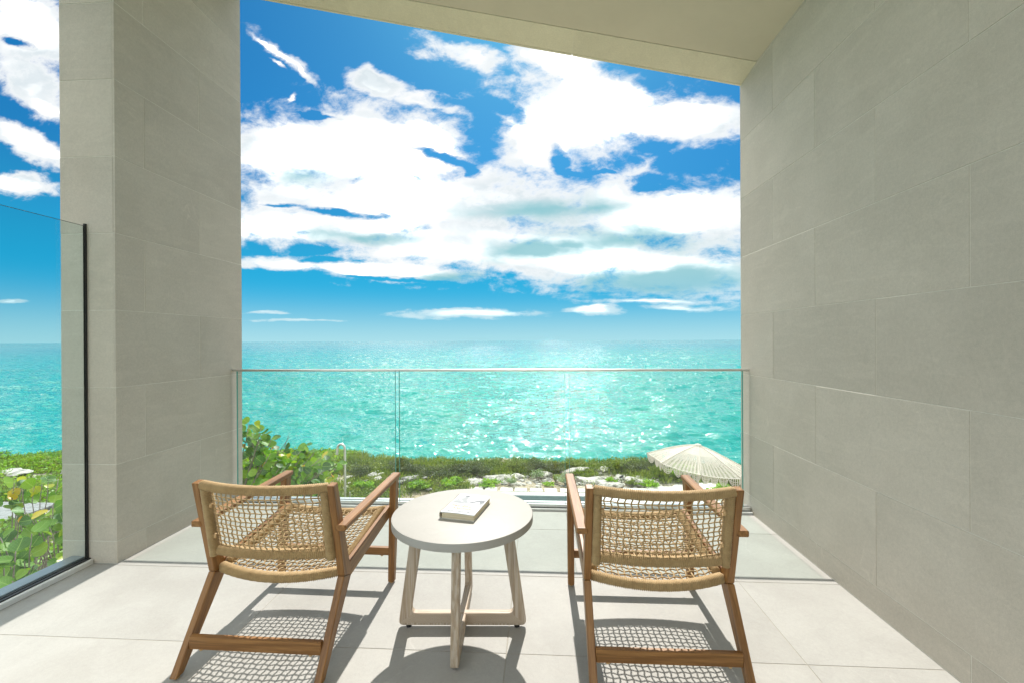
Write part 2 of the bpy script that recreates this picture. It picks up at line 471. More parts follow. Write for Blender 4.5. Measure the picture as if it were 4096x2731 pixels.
def m_leaf(name, cols, rough=.45, trans=.45, scale=3.0, vein=False, spread=.35, tt=(1.5, 1.5, .7)):
    m, t, bs, out = mat(name)
    geo = t.node('ShaderNodeNewGeometry'); oi = t.node('ShaderNodeObjectInfo')
    r_ = t.math('FRACT', t.math('ADD', geo.outputs['Random Per Island'], t.math('MULTIPLY', oi.outputs['Random'], 7.31)))
    n = t.noise(geo.outputs['Position'], scale, 3, .6)
    f = t.math('ADD', t.math('MULTIPLY', r_, spread), t.math('MULTIPLY', t.ramp(n, .3, .7), 1 - spread), clamp=True)
    st = [(i / (len(cols) - 1), c) for i, c in enumerate(cols)]
    c = t.cramp(f, st)
    if vein:
        tc = t.node('ShaderNodeTexCoord').outputs['Object']; x, y, z = t.sep(tc)
        ax = t.ramp(t.math('ABSOLUTE', x), .0, .035, .8, 0.0)
        sv = t.math('ABSOLUTE', t.math('SINE', t.math('MULTIPLY', t.math('SUBTRACT', y, t.math('MULTIPLY', t.math('ABSOLUTE', x), .8)), 17.0)))
        ax = t.math('MAXIMUM', ax, t.ramp(sv, .0, .18, .45, 0.0))
        c = t.mix(ax, c, (.30, .42, .10))
    t.put(bs.inputs['Base Color'], c); bs.inputs['Roughness'].default_value = rough
    tl = t.node('ShaderNodeBsdfTranslucent')
    t.put(tl.inputs[0], t.mix(1.0, c, tt, 'MULTIPLY'))
    mx = t.node('ShaderNodeMixShader'); mx.inputs[0].default_value = trans
    t.l.new(bs.outputs[0], mx.inputs[1]); t.l.new(tl.outputs[0], mx.inputs[2]); t.l.new(mx.outputs[0], out.inputs[0])
    return m

M = {}
M['wall'] = m_stone('wall_limestone', (.525, .474, .392), (.478, .430, .352), vein=.16)
M['floor'] = m_stone('floor_limestone', (.378, .370, .343), (.345, .335, .308), vein=.12, rough=.6, grain=.22, seed=.4, tint=.06, spec=.18)
M['soffit'] = m_stone('soffit_limestone', (.65, .605, .455), (.615, .57, .425), vein=.10, seed=.8)
M['plaster'] = m_plain('ceiling_plaster', (.55, .50, .385), .85, var=.03, scale=3, bmp=.2, bscale=90)
M['grout'] = m_plain('pale_grout', (.63, .60, .52), .9, var=.08, scale=30)
M['floor_grout'] = m_plain('floor_grout', (.33, .31, .26), .9, var=.1, scale=30)
M['core'] = m_plain('render_core', (.40, .38, .33), .9)
M['alu'] = m_plain('brushed_aluminium', (.62, .63, .62), .28, 1.0, var=.05, scale=40)
M['alu_white'] = m_plain('pale_powder_coated_metal', (.70, .70, .67), .35, 0.0, var=.04, scale=20)
M['steel'] = m_plain('satin_stainless_steel', (.68, .67, .64), .34, 1.0, var=.06, scale=20)
M['dark_metal'] = m_plain('dark_gasket', (.018, .020, .022), .5)
M['slate_metal'] = m_plain('grey_blue_coated_metal', (.30, .345, .37), .32, .35, var=.06, scale=12)
M['glass'] = m_glass('clear_low_iron_glass', (.93, .975, .96))
M['glass_side'] = m_glass('tinted_side_glass', (.90, .955, .955))
M['glass_edge'] = m_plain('glass_edge_green', (.13, .38, .33), .12, 0.0, spec=.8)
M['teak'] = m_wood('warm_teak', (.185, .078, .017), (.355, .172, .050))
M['grey_teak'] = m_wood('washed_acacia', (.33, .235, .155), (.50, .39, .27), rough=.6, wash=.55)
M['glide'] = m_plain('black_foot_glide', (.02, .02, .02), .4)
M['glide_wood'] = m_plain('pale_foot_glide', (.55, .36, .17), .5)
M['concrete'] = m_stone('cast_table_top', (.385, .370, .335), (.37, .354, .319), vein=0.0, rough=.55, grain=.06, tint=0.0)

def m_rope():
    m, t, bs, _ = mat('tan_polyester_cord')
    tc = t.node('ShaderNodeTexCoord').outputs['Object']
    n = t.noise(tc, 30, 3, .6); n2 = t.noise(tc, 900, 2, .6)
    c = t.mix(t.ramp(n, .3, .7), (.37, .245, .105), (.45, .31, .142))
    k = t.ramp(n2, .3, .7, .8, 1.15)
    t.put(bs.inputs['Base Color'], t.mix(1.0, c, t.comb(k, k, k), 'MULTIPLY'))
    bs.inputs['Roughness'].default_value = .8; bs.inputs['Sheen Weight'].default_value = .15
    bump(t, bs, n2, .4, .0006)
    return m
M['rope'] = m_rope()

# ------------------------------------------------------------------ the terrace: walls, floor, roof
XR, XL, XPL = 1.583, -2.465, -2.806        # right wall face, left pier face, left pier's outer face
YP, YE = 2.425, 3.520                      # near and far face of the pier / far end of the walls
JZ0, CH, TW = 0.1296, 0.45, 0.90           # first course joint, course height, tile length
def roof_z(x): return 3.265 + (XR - x) * .2240

def tile_mesh(name, w, h, th, m, ch=.0012):
    """a tile standing in the local x (length) / z (height) plane, its face at y=0 looking to -y, 0..w, 0..h"""
    b = MB()
    V = [(ch, 0, ch), (w - ch, 0, ch), (w - ch, 0, h - ch), (ch, 0, h - ch),
         (0, ch, 0), (w, ch, 0), (w, ch, h), (0, ch, h), (0, th, 0), (w, th, 0), (w, th, h), (0, th, h)]
    b.add(V, [(0, 1, 2, 3), (4, 5, 1, 0), (5, 6, 2, 1), (6, 7, 3, 2), (7, 4, 0, 3),
              (8, 9, 5, 4), (9, 10, 6, 5), (10, 11, 7, 6), (11, 8, 4, 7)])
    return b.mesh(name, m)
_tm = {}
def tile(parent, origin, xdir, w, h, m, name='tile', th=.012, proud=None, tilt=True):
    """xdir: world direction of the tile's length (unit, horizontal); its face looks to the right-hand side of xdir turned -90"""
    key = (round(w, 3), round(h, 3), m.name, th)
    if key not in _tm: _tm[key] = tile_mesh(name, w, h, th, m)
    o = bpy.data.objects.new(name, _tm[key]); COL.objects.link(o); o.parent = parent
    X = Vector(xdir); Z = Vector((0, 0, 1)); Yv = Z.cross(X)
    pr = RND.uniform(-.0006, .0012) if proud is None else proud
    O = Vector(origin) - Yv * pr
    Mx = Matrix((X, Yv, Z)).transposed().to_4x4(); Mx.translation = O
    if tilt: Mx = Mx @ Matrix.Rotation(R(RND.uniform(-.05, .05)), 4, 'X') @ Matrix.Rotation(R(RND.uniform(-.03, .03)), 4, 'Z')
    o.matrix_basis = Matrix.Translation(-parent.location) @ Mx
    return o
G = .0038                                  # joint width
def courses(top):
    z = [0.0, JZ0]
    while z[-1] < top: z.append(z[-1] + CH)
    return z

def stone_run(parent, axis_pt, a0, a1, joints_even, joints_odd, ztop, xdir, along, m=M['wall']):
    """courses of tiles between a0 and a1 along a line; the joint lists give vertical joints of even/odd courses"""
    zs = courses(ztop)
    for c in range(len(zs) - 1):
        js = joints_even if c % 2 == 0 else joints_odd
        cuts = [a0] + sorted(j for j in js if a0 + .02 < j < a1 - .02) + [a1]
        for i in range(len(cuts) - 1):
            s0, s1 = cuts[i] + (G / 2 if i else 0), cuts[i + 1] - (G / 2 if i < len(cuts) - 2 else 0)
            z0, z1 = zs[c] + (G / 2 if c else 0.004), min(zs[c + 1], ztop) - G / 2
            if z1 - z0 < .02: continue
            tile(parent, along(s0, s1, z0), xdir, s1 - s0, z1 - z0, m)

# right wall
rw = empty('stone_wall', (XR, 1.2, 0), label='tall pale limestone tile wall closing the right side of the terrace', cat='wall')
b = MB()
b.box(.0014, .32, -4.2, YE - 1.2 - .001, -.35, 4.4)
b.build('wall_core', M['grout'], rw)
je = [1.7075 + .45 * k for k in range(-14, 6, 2)]
jo = [1.7075 + .45 * k for k in range(-13, 6, 2)]
# face looks to -X: length runs towards +Y reversed
stone_run(rw, None, -3.0, YE, je, jo, 4.35, (0, -1, 0), lambda s0, s1, z0: (XR - 1e-4, s1, z0))
# end face of the right wall, looking out to sea
stone_run(rw, None, XR, XR + .32, [], [], 4.35, (-1, 0, 0), lambda s0, s1, z0: (s1, YE + .012, z0))

# left pier
pr = empty('stone_pier', ((XL + XPL) / 2, (YP + YE) / 2, 0), label='freestanding limestone clad pier left of the sea view behind the left chair', cat='pillar')
b = MB(); cx, cyy = pr.location.x, pr.location.y
b.box(XPL + .0014 - cx, XL - .0014 - cx, YP + .0014 - cyy, YE - .0014 - cyy, -.35, 4.6)
b.build('pier_core', M['grout'], pr)
stone_run(pr, None, YP, YE, [2.617], [3.067], 4.55, (0, 1, 0), lambda s0, s1, z0: (XL, s0, z0))
stone_run(pr, None, XPL, XL - .012, [], [], 4.55, (1, 0, 0), lambda s0, s1, z0: (s0, YP, z0))
stone_run(pr, None, XPL, XL - .012, [], [], 4.55, (-1, 0, 0), lambda s0, s1, z0: (s1, YE, z0))
stone_run(pr, None, YP + .012, YE - .012, [2.617], [3.067], 4.55, (0, -1, 0), lambda s0, s1, z0: (XPL, s1, z0))

# floor
fl = empty('terrace_floor', (0, 0, 0), kind='structure', label='terrace floor of large pale limestone tiles')
b = MB(); b.box(-2.70, XR + .01, -3.0, 3.50, -.35, -.0014); b.build('floor_bed', M['floor_grout'], fl)
b = MB(); b.box(-2.70, XR + .01, 3.501, 3.56, -.36, -.004); b.build('slab_edge', M['core'], fl)
FX = [-2.612, -1.336, -.1365, 1.063, XR - .001]
FY = [3.34, 3.0145, 2.4115, 1.8085, 1.2055, .6025, -.0005, -.6035, -1.2065, -1.8]
for i in range(len(FX) - 1):
    for j in range(len(FY) - 1):
        x0, x1 = FX[i] + (.0015 if i else 0), FX[i + 1] - (.0015 if i < len(FX) - 2 else 0)
        y1, y0 = FY[j] - (.0015 if j else 0), FY[j + 1] + .0015
        bb = MB(); c = .0012; w, h = x1 - x0, y1 - y0
        V = [(c, c, 0), (w - c, c, 0), (w - c, h - c, 0), (c, h - c, 0), (0, 0, -c), (w, 0, -c), (w, h, -c), (0, h, -c),
             (0, 0, -.012), (w, 0, -.012), (w, h, -.012), (0, h, -.012)]
        bb.add(V, [(0, 1, 2, 3), (4, 5, 1, 0), (5, 6, 2, 1), (6, 7, 3, 2), (7, 4, 0, 3), (8, 9, 5, 4), (9, 10, 6, 5), (10, 11, 7, 6), (11, 8, 4, 7)])
        put(bb.mesh('tile', M['floor']), 'tile', fl, (x0, y0, RND.uniform(-.0003, .0003)))

# sloping roof: plaster ceiling and a stone clad band along its sea edge
rf = empty('ceiling', (0, 0, 0), kind='structure', label='sloping plaster ceiling with a stone band along its outer edge')
def sloped(x0, x1, y0, y1, dz0, dz1, th, m, name, y0drop=0.0):
    b = MB()
    V = []
    for (x, y, d) in ((x0, y0, dz0), (x1, y0, dz0), (x1, y1, dz1), (x0, y1, dz1)):
        V.append((x, y, roof_z(x) + d))
    V += [(x, y, z + th) for x, y, z in V]
    b.add(V, [(0, 3, 2, 1), (4, 5, 6, 7), (0, 1, 5, 4), (1, 2, 6, 5), (2, 3, 7, 6), (3, 0, 4, 7)])
    return b.build(name, m, rf)
sloped(-2.95, XR + .33, -1.2, 3.268, .030, .030, .35, M['plaster'], 'plaster_ceiling')
sloped(-2.95, XR + .33, 3.2725, 3.50, .0275, .004, .34, M['grout'], 'band_core')
bx = [-2.95, -2.42, -1.52, -.62, .28, 1.18, XR + .33]
for i in range(len(bx) - 1):
    sloped(bx[i] + .0007, bx[i + 1] - .0007, 3.270, 3.506, .026, .0025, .012, M['soffit'], 'soffit_panel')
    o = sloped(bx[i] + .0015, bx[i + 1] - .0015, 3.507, 3.527, .0, .0, .36, M['soffit'], 'fascia_panel')

# ------------------------------------------------------------------ glass balustrade facing the sea
gr = empty('glass_balustrade', (-.44, 3.402, 0), label='frameless glass balustrade with slim steel handrail across the sea side', cat='railing')
gx, gy = gr.location.x, gr.location.y
def pane(x0, x1):
    b = MB(); y0, y1, z0, z1 = -.006, .006, .03, 1.062
    V = [(x, y, z) for z in (z0, z1) for y in (y0, y1) for x in (x0 - gx, x1 - gx)]
    b.add(V, [(0, 2, 3, 1), (4, 5, 7, 6), (0, 4, 6, 2), (1, 3, 7, 5)], 1)
    a0, a1 = x0 - gx + .0028, x1 - gx - .0028               # the faces between the ground edges, and the polished edges
    for y, fl in ((y0, 1), (y1, -1)):
        for (p, q, mi) in ((x0 - gx, a0, 1), (a0, a1, 0), (a1, x1 - gx, 1)):
            b.add([(p, y, z0), (q, y, z0), (q, y, z1), (p, y, z1)], [(0, 1, 2, 3)[::fl]], mi)
    return b.build('pane', [M['glass'], M['glass_edge']], gr)
for x0, x1 in ((-2.425, -1.124), (-1.096, .206), (.236, 1.537)): pane(x0, x1)
b = MB()
b.tube([(XL - gx + .004, 0, 1.066), (XR - gx - .004, 0, 1.066)], .0095, 10)
smooth_by_angle(b.build('handrail', M['steel'], gr))
b = MB(); b.box(XL + .003 - gx, XR - .003 - gx, -.030, -.008, -.005, .041); b.box(XL + .003 - gx, XR - .003 - gx, .008, .045, -.005, .041)
b.build('base_channel', M['alu'], gr)
b = MB(); b.box(XL + .003 - gx, XR - .003 - gx, -.0075, .0075, -.005, .036); b.build('gasket', M['dark_metal'], gr)
b = MB(); b.box(XL + .002 - gx, XR - .002 - gx, -.060, -.040, -.02, .016, ch=.002); b.build('threshold_strip', M['alu_white'], gr)

# tall side screen on the left
gs = empty('glass_screen', (-2.645, 1.0, 0), label='tall tinted frameless glass screen along the left edge of the terrace', cat='glass screen')
b = MB(); x0, x1, y0, y1, z0, z1 = -.006, .006, -4.0, 1.412, .03, 1.972
V = [(x, y, z) for z in (z0, z1) for y in (y0, y1) for x in (x0, x1)]
b.add(V, [(0, 4, 6, 2), (1, 3, 7, 5)], 0); b.add(V, [(0, 2, 3, 1), (4, 5, 7, 6), (0, 1, 5, 4), (2, 6, 7, 3)], 1)
b.build('pane', [M['glass_side'], M['dark_metal']], gs)
b = MB(); b.box(-.005, .005, 1.412, 1.4245, 0, 1.985); b.build('wall_profile', M['dark_metal'], gs)
b = MB(); b.box(.008, .018, -4, 1.424, 0, .032); b.box(-.020, -.007, -4, 1.424, 0, .034); b.build('gasket', M['dark_metal'], gs)
b = MB(); b.box(.0185, .040, -4, 1.42, -.004, .026, ch=.002); b.build('inner_channel', M['alu_white'], gs)
b = MB(); b.box(-.105, -.021, -4, 1.424, -.10, .040, ch=.002); b.build('outer_sill', M['slate_metal'], gs)

# ------------------------------------------------------------------ lounge chairs (local: x right, y towards the sea, z up)
def lerp(a, b, t): return a + (b - a) * t

def chain_poly(pts):
    return pts

def wrapped_bar(name, parent, path, hw, hh, pitch, up, skew=.9, ends=True):
    """a bar wound round and round with cord: a swept rounded section whose skin rises and falls with every turn"""
    P_ = [Vector(p) for p in path]
    # resample along the length
    L = [0.0]
    for i in range(1, len(P_)): L.append(L[-1] + (P_[i] - P_[i - 1]).length)
    n = max(8, int(L[-1] / pitch * 4)); ns = 14
    V = []; rc = pitch / 2
    def at(s):
        s = min(max(s, 0), L[-1] - 1e-6)
        for i in range(1, len(L)):
            if s <= L[i]:
                t_ = (s - L[i - 1]) / (L[i] - L[i - 1]); return P_[i - 1].lerp(P_[i], t_), (P_[i] - P_[i - 1]).normalized()
    upv = Vector(up)
    for i in range(n + 1):
        s = L[-1] * i / n
        p, t_ = at(s)
        p0, _ = at(s - .01); p1, _ = at(s + .01); t_ = (p1 - p0).normalized() if (p1 - p0).length > 1e-6 else t_
        a = (upv - t_ * upv.dot(t_)).normalized(); b_ = t_.cross(a)
        for k in range(ns):
            th = 2 * pi * k / ns
            cx_, cy_ = math.cos(th), math.sin(th)
            ex = 2.6
            q = (abs(cx_) ** ex + abs(cy_) ** ex) ** (-1 / ex)
            ph = s / pitch + skew * th / (2 * pi)
            w = abs(math.sin(pi * ph))
            wob = .0004 * math.sin(s * 190 + k)
            rr = rc * 1.9 * (w ** .85) - rc * 1.5 + wob
            V.append(tuple(p + a * (cx_ * q * (hh) + cx_ * rr) + b_ * (cy_ * q * hw + cy_ * rr)))
    F = [(i * ns + k, i * ns + (k + 1) % ns, (i + 1) * ns + (k + 1) % ns, (i + 1) * ns + k) for i in range(n) for k in range(ns)]
    F += [tuple(range(ns))[::-1], tuple(range(n * ns, (n + 1) * ns))]
    b = MB(); b.add(V, F)
    return b.build(name, M['rope'], parent, smooth=True)

def net(name, parent, surf, nu, nv, cr, zig, ph=0.0, sub=4, weave=.9):
    """woven cord net over surf(u,v): nu cords along v, nv cords along u, passing over and under each other"""
    b = MB(); e = 1e-3
    def nrm(u, v):
        a = Vector(surf(u + e, v)) - Vector(surf(u - e, v)); c = Vector(surf(u, v + e)) - Vector(surf(u, v - e))
        return a.cross(c).normalized()
    for i in range(nu):
        u = (i + .5) / nu; path = []
        jit = RND.uniform(-.06, .06)
        for j in range(nv * sub + 1):
            v = j / (nv * sub)
            k = v * nv - .5
            tri = 2 * abs((k * .5 + ph) % 1 - .5) * 2 - 1   # one zig-zag per two crossings
            uo = u + (zig * max(-1, min(1, tri * 1.8)) + jit * .15) / nu
            over = math.cos(pi * (k + i)) * cr * weave
            p = Vector(surf(uo, v)); path.append(p + nrm(min(max(u, .01), .99), min(max(v, .01), .99)) * over)
        b.tube(path, cr, 5, False)
    for j in range(nv):
        v = (j + .5) / nv; path = []
        jit = RND.uniform(-.10, .10)
        for i in range(nu * sub + 1):
            u = i / (nu * sub); k = u * nu - .5
            vo = v + jit * .4 / nv
            over = -math.cos(pi * (k + j)) * cr * weave
            p = Vector(surf(u, vo)); path.append(p + nrm(min(max(u, .01), .99), min(max(v, .01), .99)) * over)
        b.tube(path, cr * .85, 5, False)
    return b.build(name, M['rope'], parent, smooth=True)

def rpoly(pts, r=.006, seg=3):
    """round the corners of an outline"""
    out = []; n = len(pts)
    for i in range(n):
        p0, p1, p2 = Vector(pts[i - 1]), Vector(pts[i]), Vector(pts[(i + 1) % n])
        d0 = (p0 - p1); d1 = (p2 - p1); rr = min(r, d0.length * .4, d1.length * .4)
        a = p1 + d0.normalized() * rr; c = p1 + d1.normalized() * rr
        for k in range(seg + 1):
            t_ = k / seg; out.append(tuple((a * (1 - t_) ** 2) + p1 * (2 * t_ * (1 - t_)) + c * t_ ** 2))
    return out

def make_chair(loc, rz, label, group):
    root = empty('lounge_chair', loc, rz, label=label, cat='chair', group=group)
    tk = M['teak']
    for s in (-1, 1):
        def X(a, c): return (min(s * a, s * c), max(s * a, s * c))
        # rear leg: slanting up from its foot to the knee
        x0, x1 = X(.270, .299)
        b = MB(); b.poly(rpoly([(-.369, .008), (-.330, .008), (-.1010, .2905), (-.1680, .3170)], .004), x0, x1, .003)
        grain(b.build('rear_leg', tk, root), (0, .5, .85))
        b = MB(); b.poly(rpoly([(-.1680, .3178), (-.1010, .2913), (-.0985, .322), (-.119, .372), (-.219, .7255), (-.2575, .7205)], .004), x0, x1, .003)
        grain(b.build('back_post', tk, root), (0, -.25, .97))
        # seat rail from the knee up to the front leg
        x0, x1 = X(.2725, .2965)
        b = MB(); b.poly(rpoly([(-.112, .2815), (.372, .343), (.392, .348), (.400, .402), (.36, .399), (-.112, .349)], .003), x0, x1, .003)
        grain(b.build('side_rail', tk, root), (0, 1, .12))
        # front leg, a little forward-leaning, tapered
        x0, x1 = X(.2930, .3270)
        b = MB(); b.poly([(.352, .008), (.381, .008), (.4085, .200), (.4400, .541), (.3900, .5405), (.3700, .35)], x0, x1, .003)
        grain(b.build('front_leg', tk, root), (0, .1, 1))
        # arm
        x0, x1 = X(.2870, .3330)
        b = MB(); b.poly(rpoly([(-.222, .5270), (.440, .5400), (.4520, .5460), (.4515, .5660), (-.222, .5520)], .004), x0, x1, .005)
        grain(b.build('armrest', tk, root), (0, 1, .02))
        for (fy, fx) in ((-.349, .2845), (.3665, .310)):
            b = MB(); b.lathe([(.009, 0), (.011, .002), (.011, .008)], (s * fx, fy, 0), 12)
            b.build('foot_glide', M['glide_wood'], root, smooth=False)
        # frame bars on the sides, wound with cord
        wrapped_bar('back_side_bar', root, [(s * .2535, -.181, .402), (s * .2535, -.2325, .695)], .0175, .0250, .0074, (0, 1, 0))
        wrapped_bar('seat_side_bar', root, [(s * .2540, -.105, .328), (s * .2540, .13, .352), (s * .2540, .375, .388)], .0165, .0185, .0074, (0, 0, 1))
        for zz in (.49, .625):
            b = MB(); b.lathe([(.0005, -.010), (.005, -.0095), (.0065, -.004), (.006, 0), (.0065, .005), (.003, .009)], (0, 0, 0), 10)
            yy = lerp(-.181, -.2325, (zz - .402) / .293)
            b.build('peg', M['glide_wood'], root, smooth=True, ) .location = (s * .2345, yy - .012, zz)
    bow = lambda t_, a: a * (1 - (2 * t_ - 1) ** 2)
    N = 12
    back = lambda z, t_, extra=0: (-.168 + (z - .317) * (-.218) + .018 - bow(t_, .046) + extra)
    def arc(x, yf, zf): return [(lerp(-x, x, i / N), yf(i / N), zf(i / N)) for i in range(N + 1)]
    wrapped_bar('back_top_bar', root, arc(.266, lambda t_: back(.705, t_), lambda t_: .7080 - bow(t_, .004)), .0190, .0185, .0074, (0, 0, 1))
    wrapped_bar('back_bottom_bar', root, arc(.266, lambda t_: back(.41, t_), lambda t_: .418 + bow(t_, .006)), .0210, .0200, .0074, (0, 0, 1))
    wrapped_bar('seat_rear_bar', root, arc(.268, lambda t_: -.125 - bow(t_, .050), lambda t_: .318 - bow(t_, .012)), .0200, .0200, .0074, (0, 0, 1))
    wrapped_bar('seat_front_bar', root, arc(.268, lambda t_: .388 + bow(t_, .006), lambda t_: .382 - bow(t_, .022)), .0200, .0190, .0074, (0, 0, 1))
    def backs(u, v):
        z = lerp(.432, .695, v); return (lerp(-.238, .238, u), back(z, u, -.002), z - bow(u, .0))
    net('back_webbing', root, backs, 19, 13, .0030, .09, ph=0.0, weave=.45)
    def seats(u, v):
        y = lerp(-.135 - bow(u, .045), .385, v); z = lerp(.326, .392, v) - bow(u, lerp(.010, .020, v)) - math.sin(pi * v) * .012
        return (lerp(-.240, .240, u), y, z)
    net('seat_webbing', root, seats, 19, 20, .0034, .06, weave=.9)
    for nm, yy, z0, z1, xx in (('rear_stretcher', -.297, .084, .132, .270), ('front_stretcher', .388, .138, .178, .293)):
        b = MB(); b.poly([(yy - .0105, z0), (yy + .0105, z0), (yy + .0105, z1), (yy - .0105, z1)], -xx, xx, .0025)
        o = grain(b.build(nm, tk, root), (1, 0, 0))
        for s in (-1, 1):
            b = MB(); b.lathe([(.004, 0), (.0075, .001), (.0075, .010)], (0, 0, 0), 10)
            q = b.build('bolt_cap', M['glide_wood'], o); q.location = (s * (xx - .045), yy, z0 - .009)
    return root

def copy_tree(o, parent=None):
    c = o.copy(); COL.objects.link(c)
    if parent is not None: c.parent = parent
    for ch in list(o.children): copy_tree(ch, c)
    return c

GCH = 'teak lounge chairs woven with tan cord'
ch1 = make_chair((-1.1061, 1.9531, 0), R(-.89), 'teak lounge chair with woven tan cord seat, left of the round table', GCH)
ch2 = copy_tree(ch1)
ch2.location = (.4811, 1.9703, 0); ch2.rotation_euler = (0, 0, R(.33))
ch2['label'] = 'teak lounge chair with woven tan cord seat, between the round table and the right wall'

# ------------------------------------------------------------------ round side table
tb = empty('side_table', (-.346, 1.972, 0), R(3.0), label='low round side table with pale cast top on crossed washed wood frames', cat='table')
b = MB(); rt, zt = .3150, .5200
pf = [(rt - .012, zt - .036), (rt - .0005, zt - .033), (rt, zt - .030), (rt, zt - .004), (rt - .0015, zt - .001), (rt - .004, zt)]
b.lathe(pf, (.004, -.004, 0), 96)
smooth_by_angle(b.build('table_top', M['concrete'], tb), 30)
def trapezoid(rot, notch, name):
    W, TZ = .2890, .4835
    outer = [(-W, .014), (W, .014), (W * .775, TZ), (W * .775 - .052, TZ), (W - .055, .067), (-(W - .055), .067), (-(W * .775 - .052), TZ), (-W * .775, TZ)]
    rr = [.026, .026, 0, 0, .030, .030, 0, 0]
    out = []; n = len(outer)
    for i in range(n):
        p0, p1, p2 = Vector(outer[i - 1]), Vector(outer[i]), Vector(outer[(i + 1) % n])
        d0, d1 = p0 - p1, p2 - p1; r_ = rr[i]
        a_, c_ = p1 + d0.normalized() * r_, p1 + d1.normalized() * r_
        sg = 6
        if r_ == 0: out.append(tuple(p1)); continue
        for k in range(sg + 1):
            t_ = k / sg; out.append(tuple(a_ * (1 - t_) ** 2 + p1 * (2 * t_ * (1 - t_)) + c_ * t_ ** 2))
    b = MB(); ca, sa = math.cos(rot), math.sin(rot)
    b.poly(out, -.0165, .0165, .003, T=lambda x, y, z: (y * ca - x * sa, y * sa + x * ca, z + notch))
    return b.build(name, M['grey_teak'], tb)
fa = trapezoid(0, 0, 'base_frame'); grain(fa, (1, 0, 0))
fb_ = trapezoid(pi / 2, -.0012, 'base_frame'); grain(fb_, (0, 1, 0))
# the legs' grain runs upright: stored coordinates turned for the vertices high above the floor rail
for o, ax in ((fa, 0), (fb_, 1)):
    me = o.data; at = me.attributes['grain'].data
    for v_ in me.vertices:
        if v_.co.z > .10 or abs(v_.co[ax]) > .22: at[v_.index].vector = (v_.co.z + 3, v_.co[ax] + 1, v_.co[1 - ax])
for a in range(4):
    b = MB(); b.lathe([(.010, 0), (.0125, .002), (.0125, .0135)], (.245 * math.cos(a * pi / 2), .245 * math.sin(a * pi / 2), 0), 14)
    b.build('foot_glide', M['glide'], tb)

# ------------------------------------------------------------------ the book on the table
bk = empty('book', (-.4290, 1.8930, .5205), R(-11.5), label='white hardcover book with orange title and grey photograph, lying on the round table', cat='book')
BW, BH, BT = .156, .234, .029
M['paper'] = m_plain('page_edges', (.66, .56, .38), .9, var=.12, scale=90)
def m_pages():
    m, t, bs, _ = mat('page_block')
    tc = t.node('ShaderNodeTexCoord').outputs['Object']
    n = t.noise(t.vmath('MULTIPLY', tc, t.comb(3, 3, 900)), 1.0, 3, .6)
    t.put(bs.inputs['Base Color'], t.mix(t.ramp(n, .3, .7), (.60, .50, .33), (.76, .67, .48))); bs.inputs['Roughness'].default_value = .9
    return m
M['pages'] = m_pages()
M['jacket'] = m_plain('glossy_white_jacket', (.66, .67, .68), .3)
M['jacket_edge'] = m_plain('jacket_edge', (.70, .66, .56), .5)
b = MB(); b.box(.006, BW - .004, .004, BH - .004, .0032, BT - .0036); b.build('page_block', M['pages'], bk)
b = MB(); b.box(.0, BW, 0, BH, .0, .0030, ch=.0008); b.build('back_cover', M['jacket_edge'], bk)
# front cover, very slightly bowed
b = MB(); V = []; nx = 10
for k in range(nx + 1):
    x = BW * k / nx; zz = BT + .0035 * math.sin(pi * k / nx) ** 1 * .5 - .0018 * (k / nx) ** 2
    for y in (0, BH):
        V += [(x, y, zz), (x, y, zz - .003)]
F = []
for k in range(nx):
    a = k * 4; c = a + 4
    F += [(a, c, c + 2, a + 2), (a + 1, a + 3, c + 3, c + 1), (a, a + 1, c + 1, c), (a + 2, c + 2, c + 3, a + 3)]
F += [(0, 2, 3, 1), (nx * 4, nx * 4 + 1, nx * 4 + 3, nx * 4 + 2)]
b.add(V, F); fc = b.build('front_cover', M['jacket'], bk)
b = MB(); pts = [(-.0035 - .0035 * math.sin(pi * k / 8), .0005 + (BT - .001) * k / 8) for k in range(9)]
V = [(x, y, z) for (x, z) in pts for y in (0, BH)] + [(x + .003, y, z) for (x, z) in pts for y in (0, BH)]
F = [(2 * k, 2 * k + 1, 2 * k + 3, 2 * k + 2) for k in range(8)] + [(18 + 2 * k, 20 + 2 * k, 21 + 2 * k, 19 + 2 * k) for k in range(8)]
F += [(2 * k, 2 * k + 2, 20 + 2 * k, 18 + 2 * k) for k in range(8)] + [(2 * k + 1, 19 + 2 * k, 21 + 2 * k, 2 * k + 3) for k in range(8)]
b.add(V, F); b.build('spine', M['jacket_edge'], bk)
def cz(x): return BT + .0035 * math.sin(pi * x / BW) * .5 - .0018 * (x / BW) ** 2 + .0004
def printed(name, polys, m, dz=0.0):
    """flat print following the cover: outlines are cut into narrow vertical slices"""
    b = MB()
    for poly in polys:
        b.add([(x, y, cz(min(max(x, 0), BW)) + dz) for x, y in poly], [tuple(range(len(poly)))])
    return b.build(name, m, fc)
M['ink_grey'] = m_plain('print_grey', (.17, .175, .18), .3)
M['ink_pale'] = m_plain('print_pale_grey', (.34, .345, .35), .3)
M['ink_dark'] = m_plain('print_dark_grey', (.20, .21, .22), .3)
def circ(cx_, cy_, rx, ry, n=12): return [(cx_ + rx * math.cos(2 * pi * k / n), cy_ + ry * math.sin(2 * pi * k / n)) for k in range(n)]
printed('photo_print', [[(.004, .118), (.05, .112), (.10, .110), (.152, .112), (.152, .128), (.10, .126), (.05, .128), (.004, .132)]], M['ink_pale'])
printed('photo_print', [circ(.052, .196, .011, .015), [(.040, .182), (.062, .182), (.066, .150), (.082, .128), (.074, .118), (.058, .120), (.052, .140), (.036, .160)],
                        [(.012, .158), (.030, .172), (.040, .176), (.036, .160), (.022, .148)], circ(.028, .137, .022, .008)], M['ink_pale'], .0001)
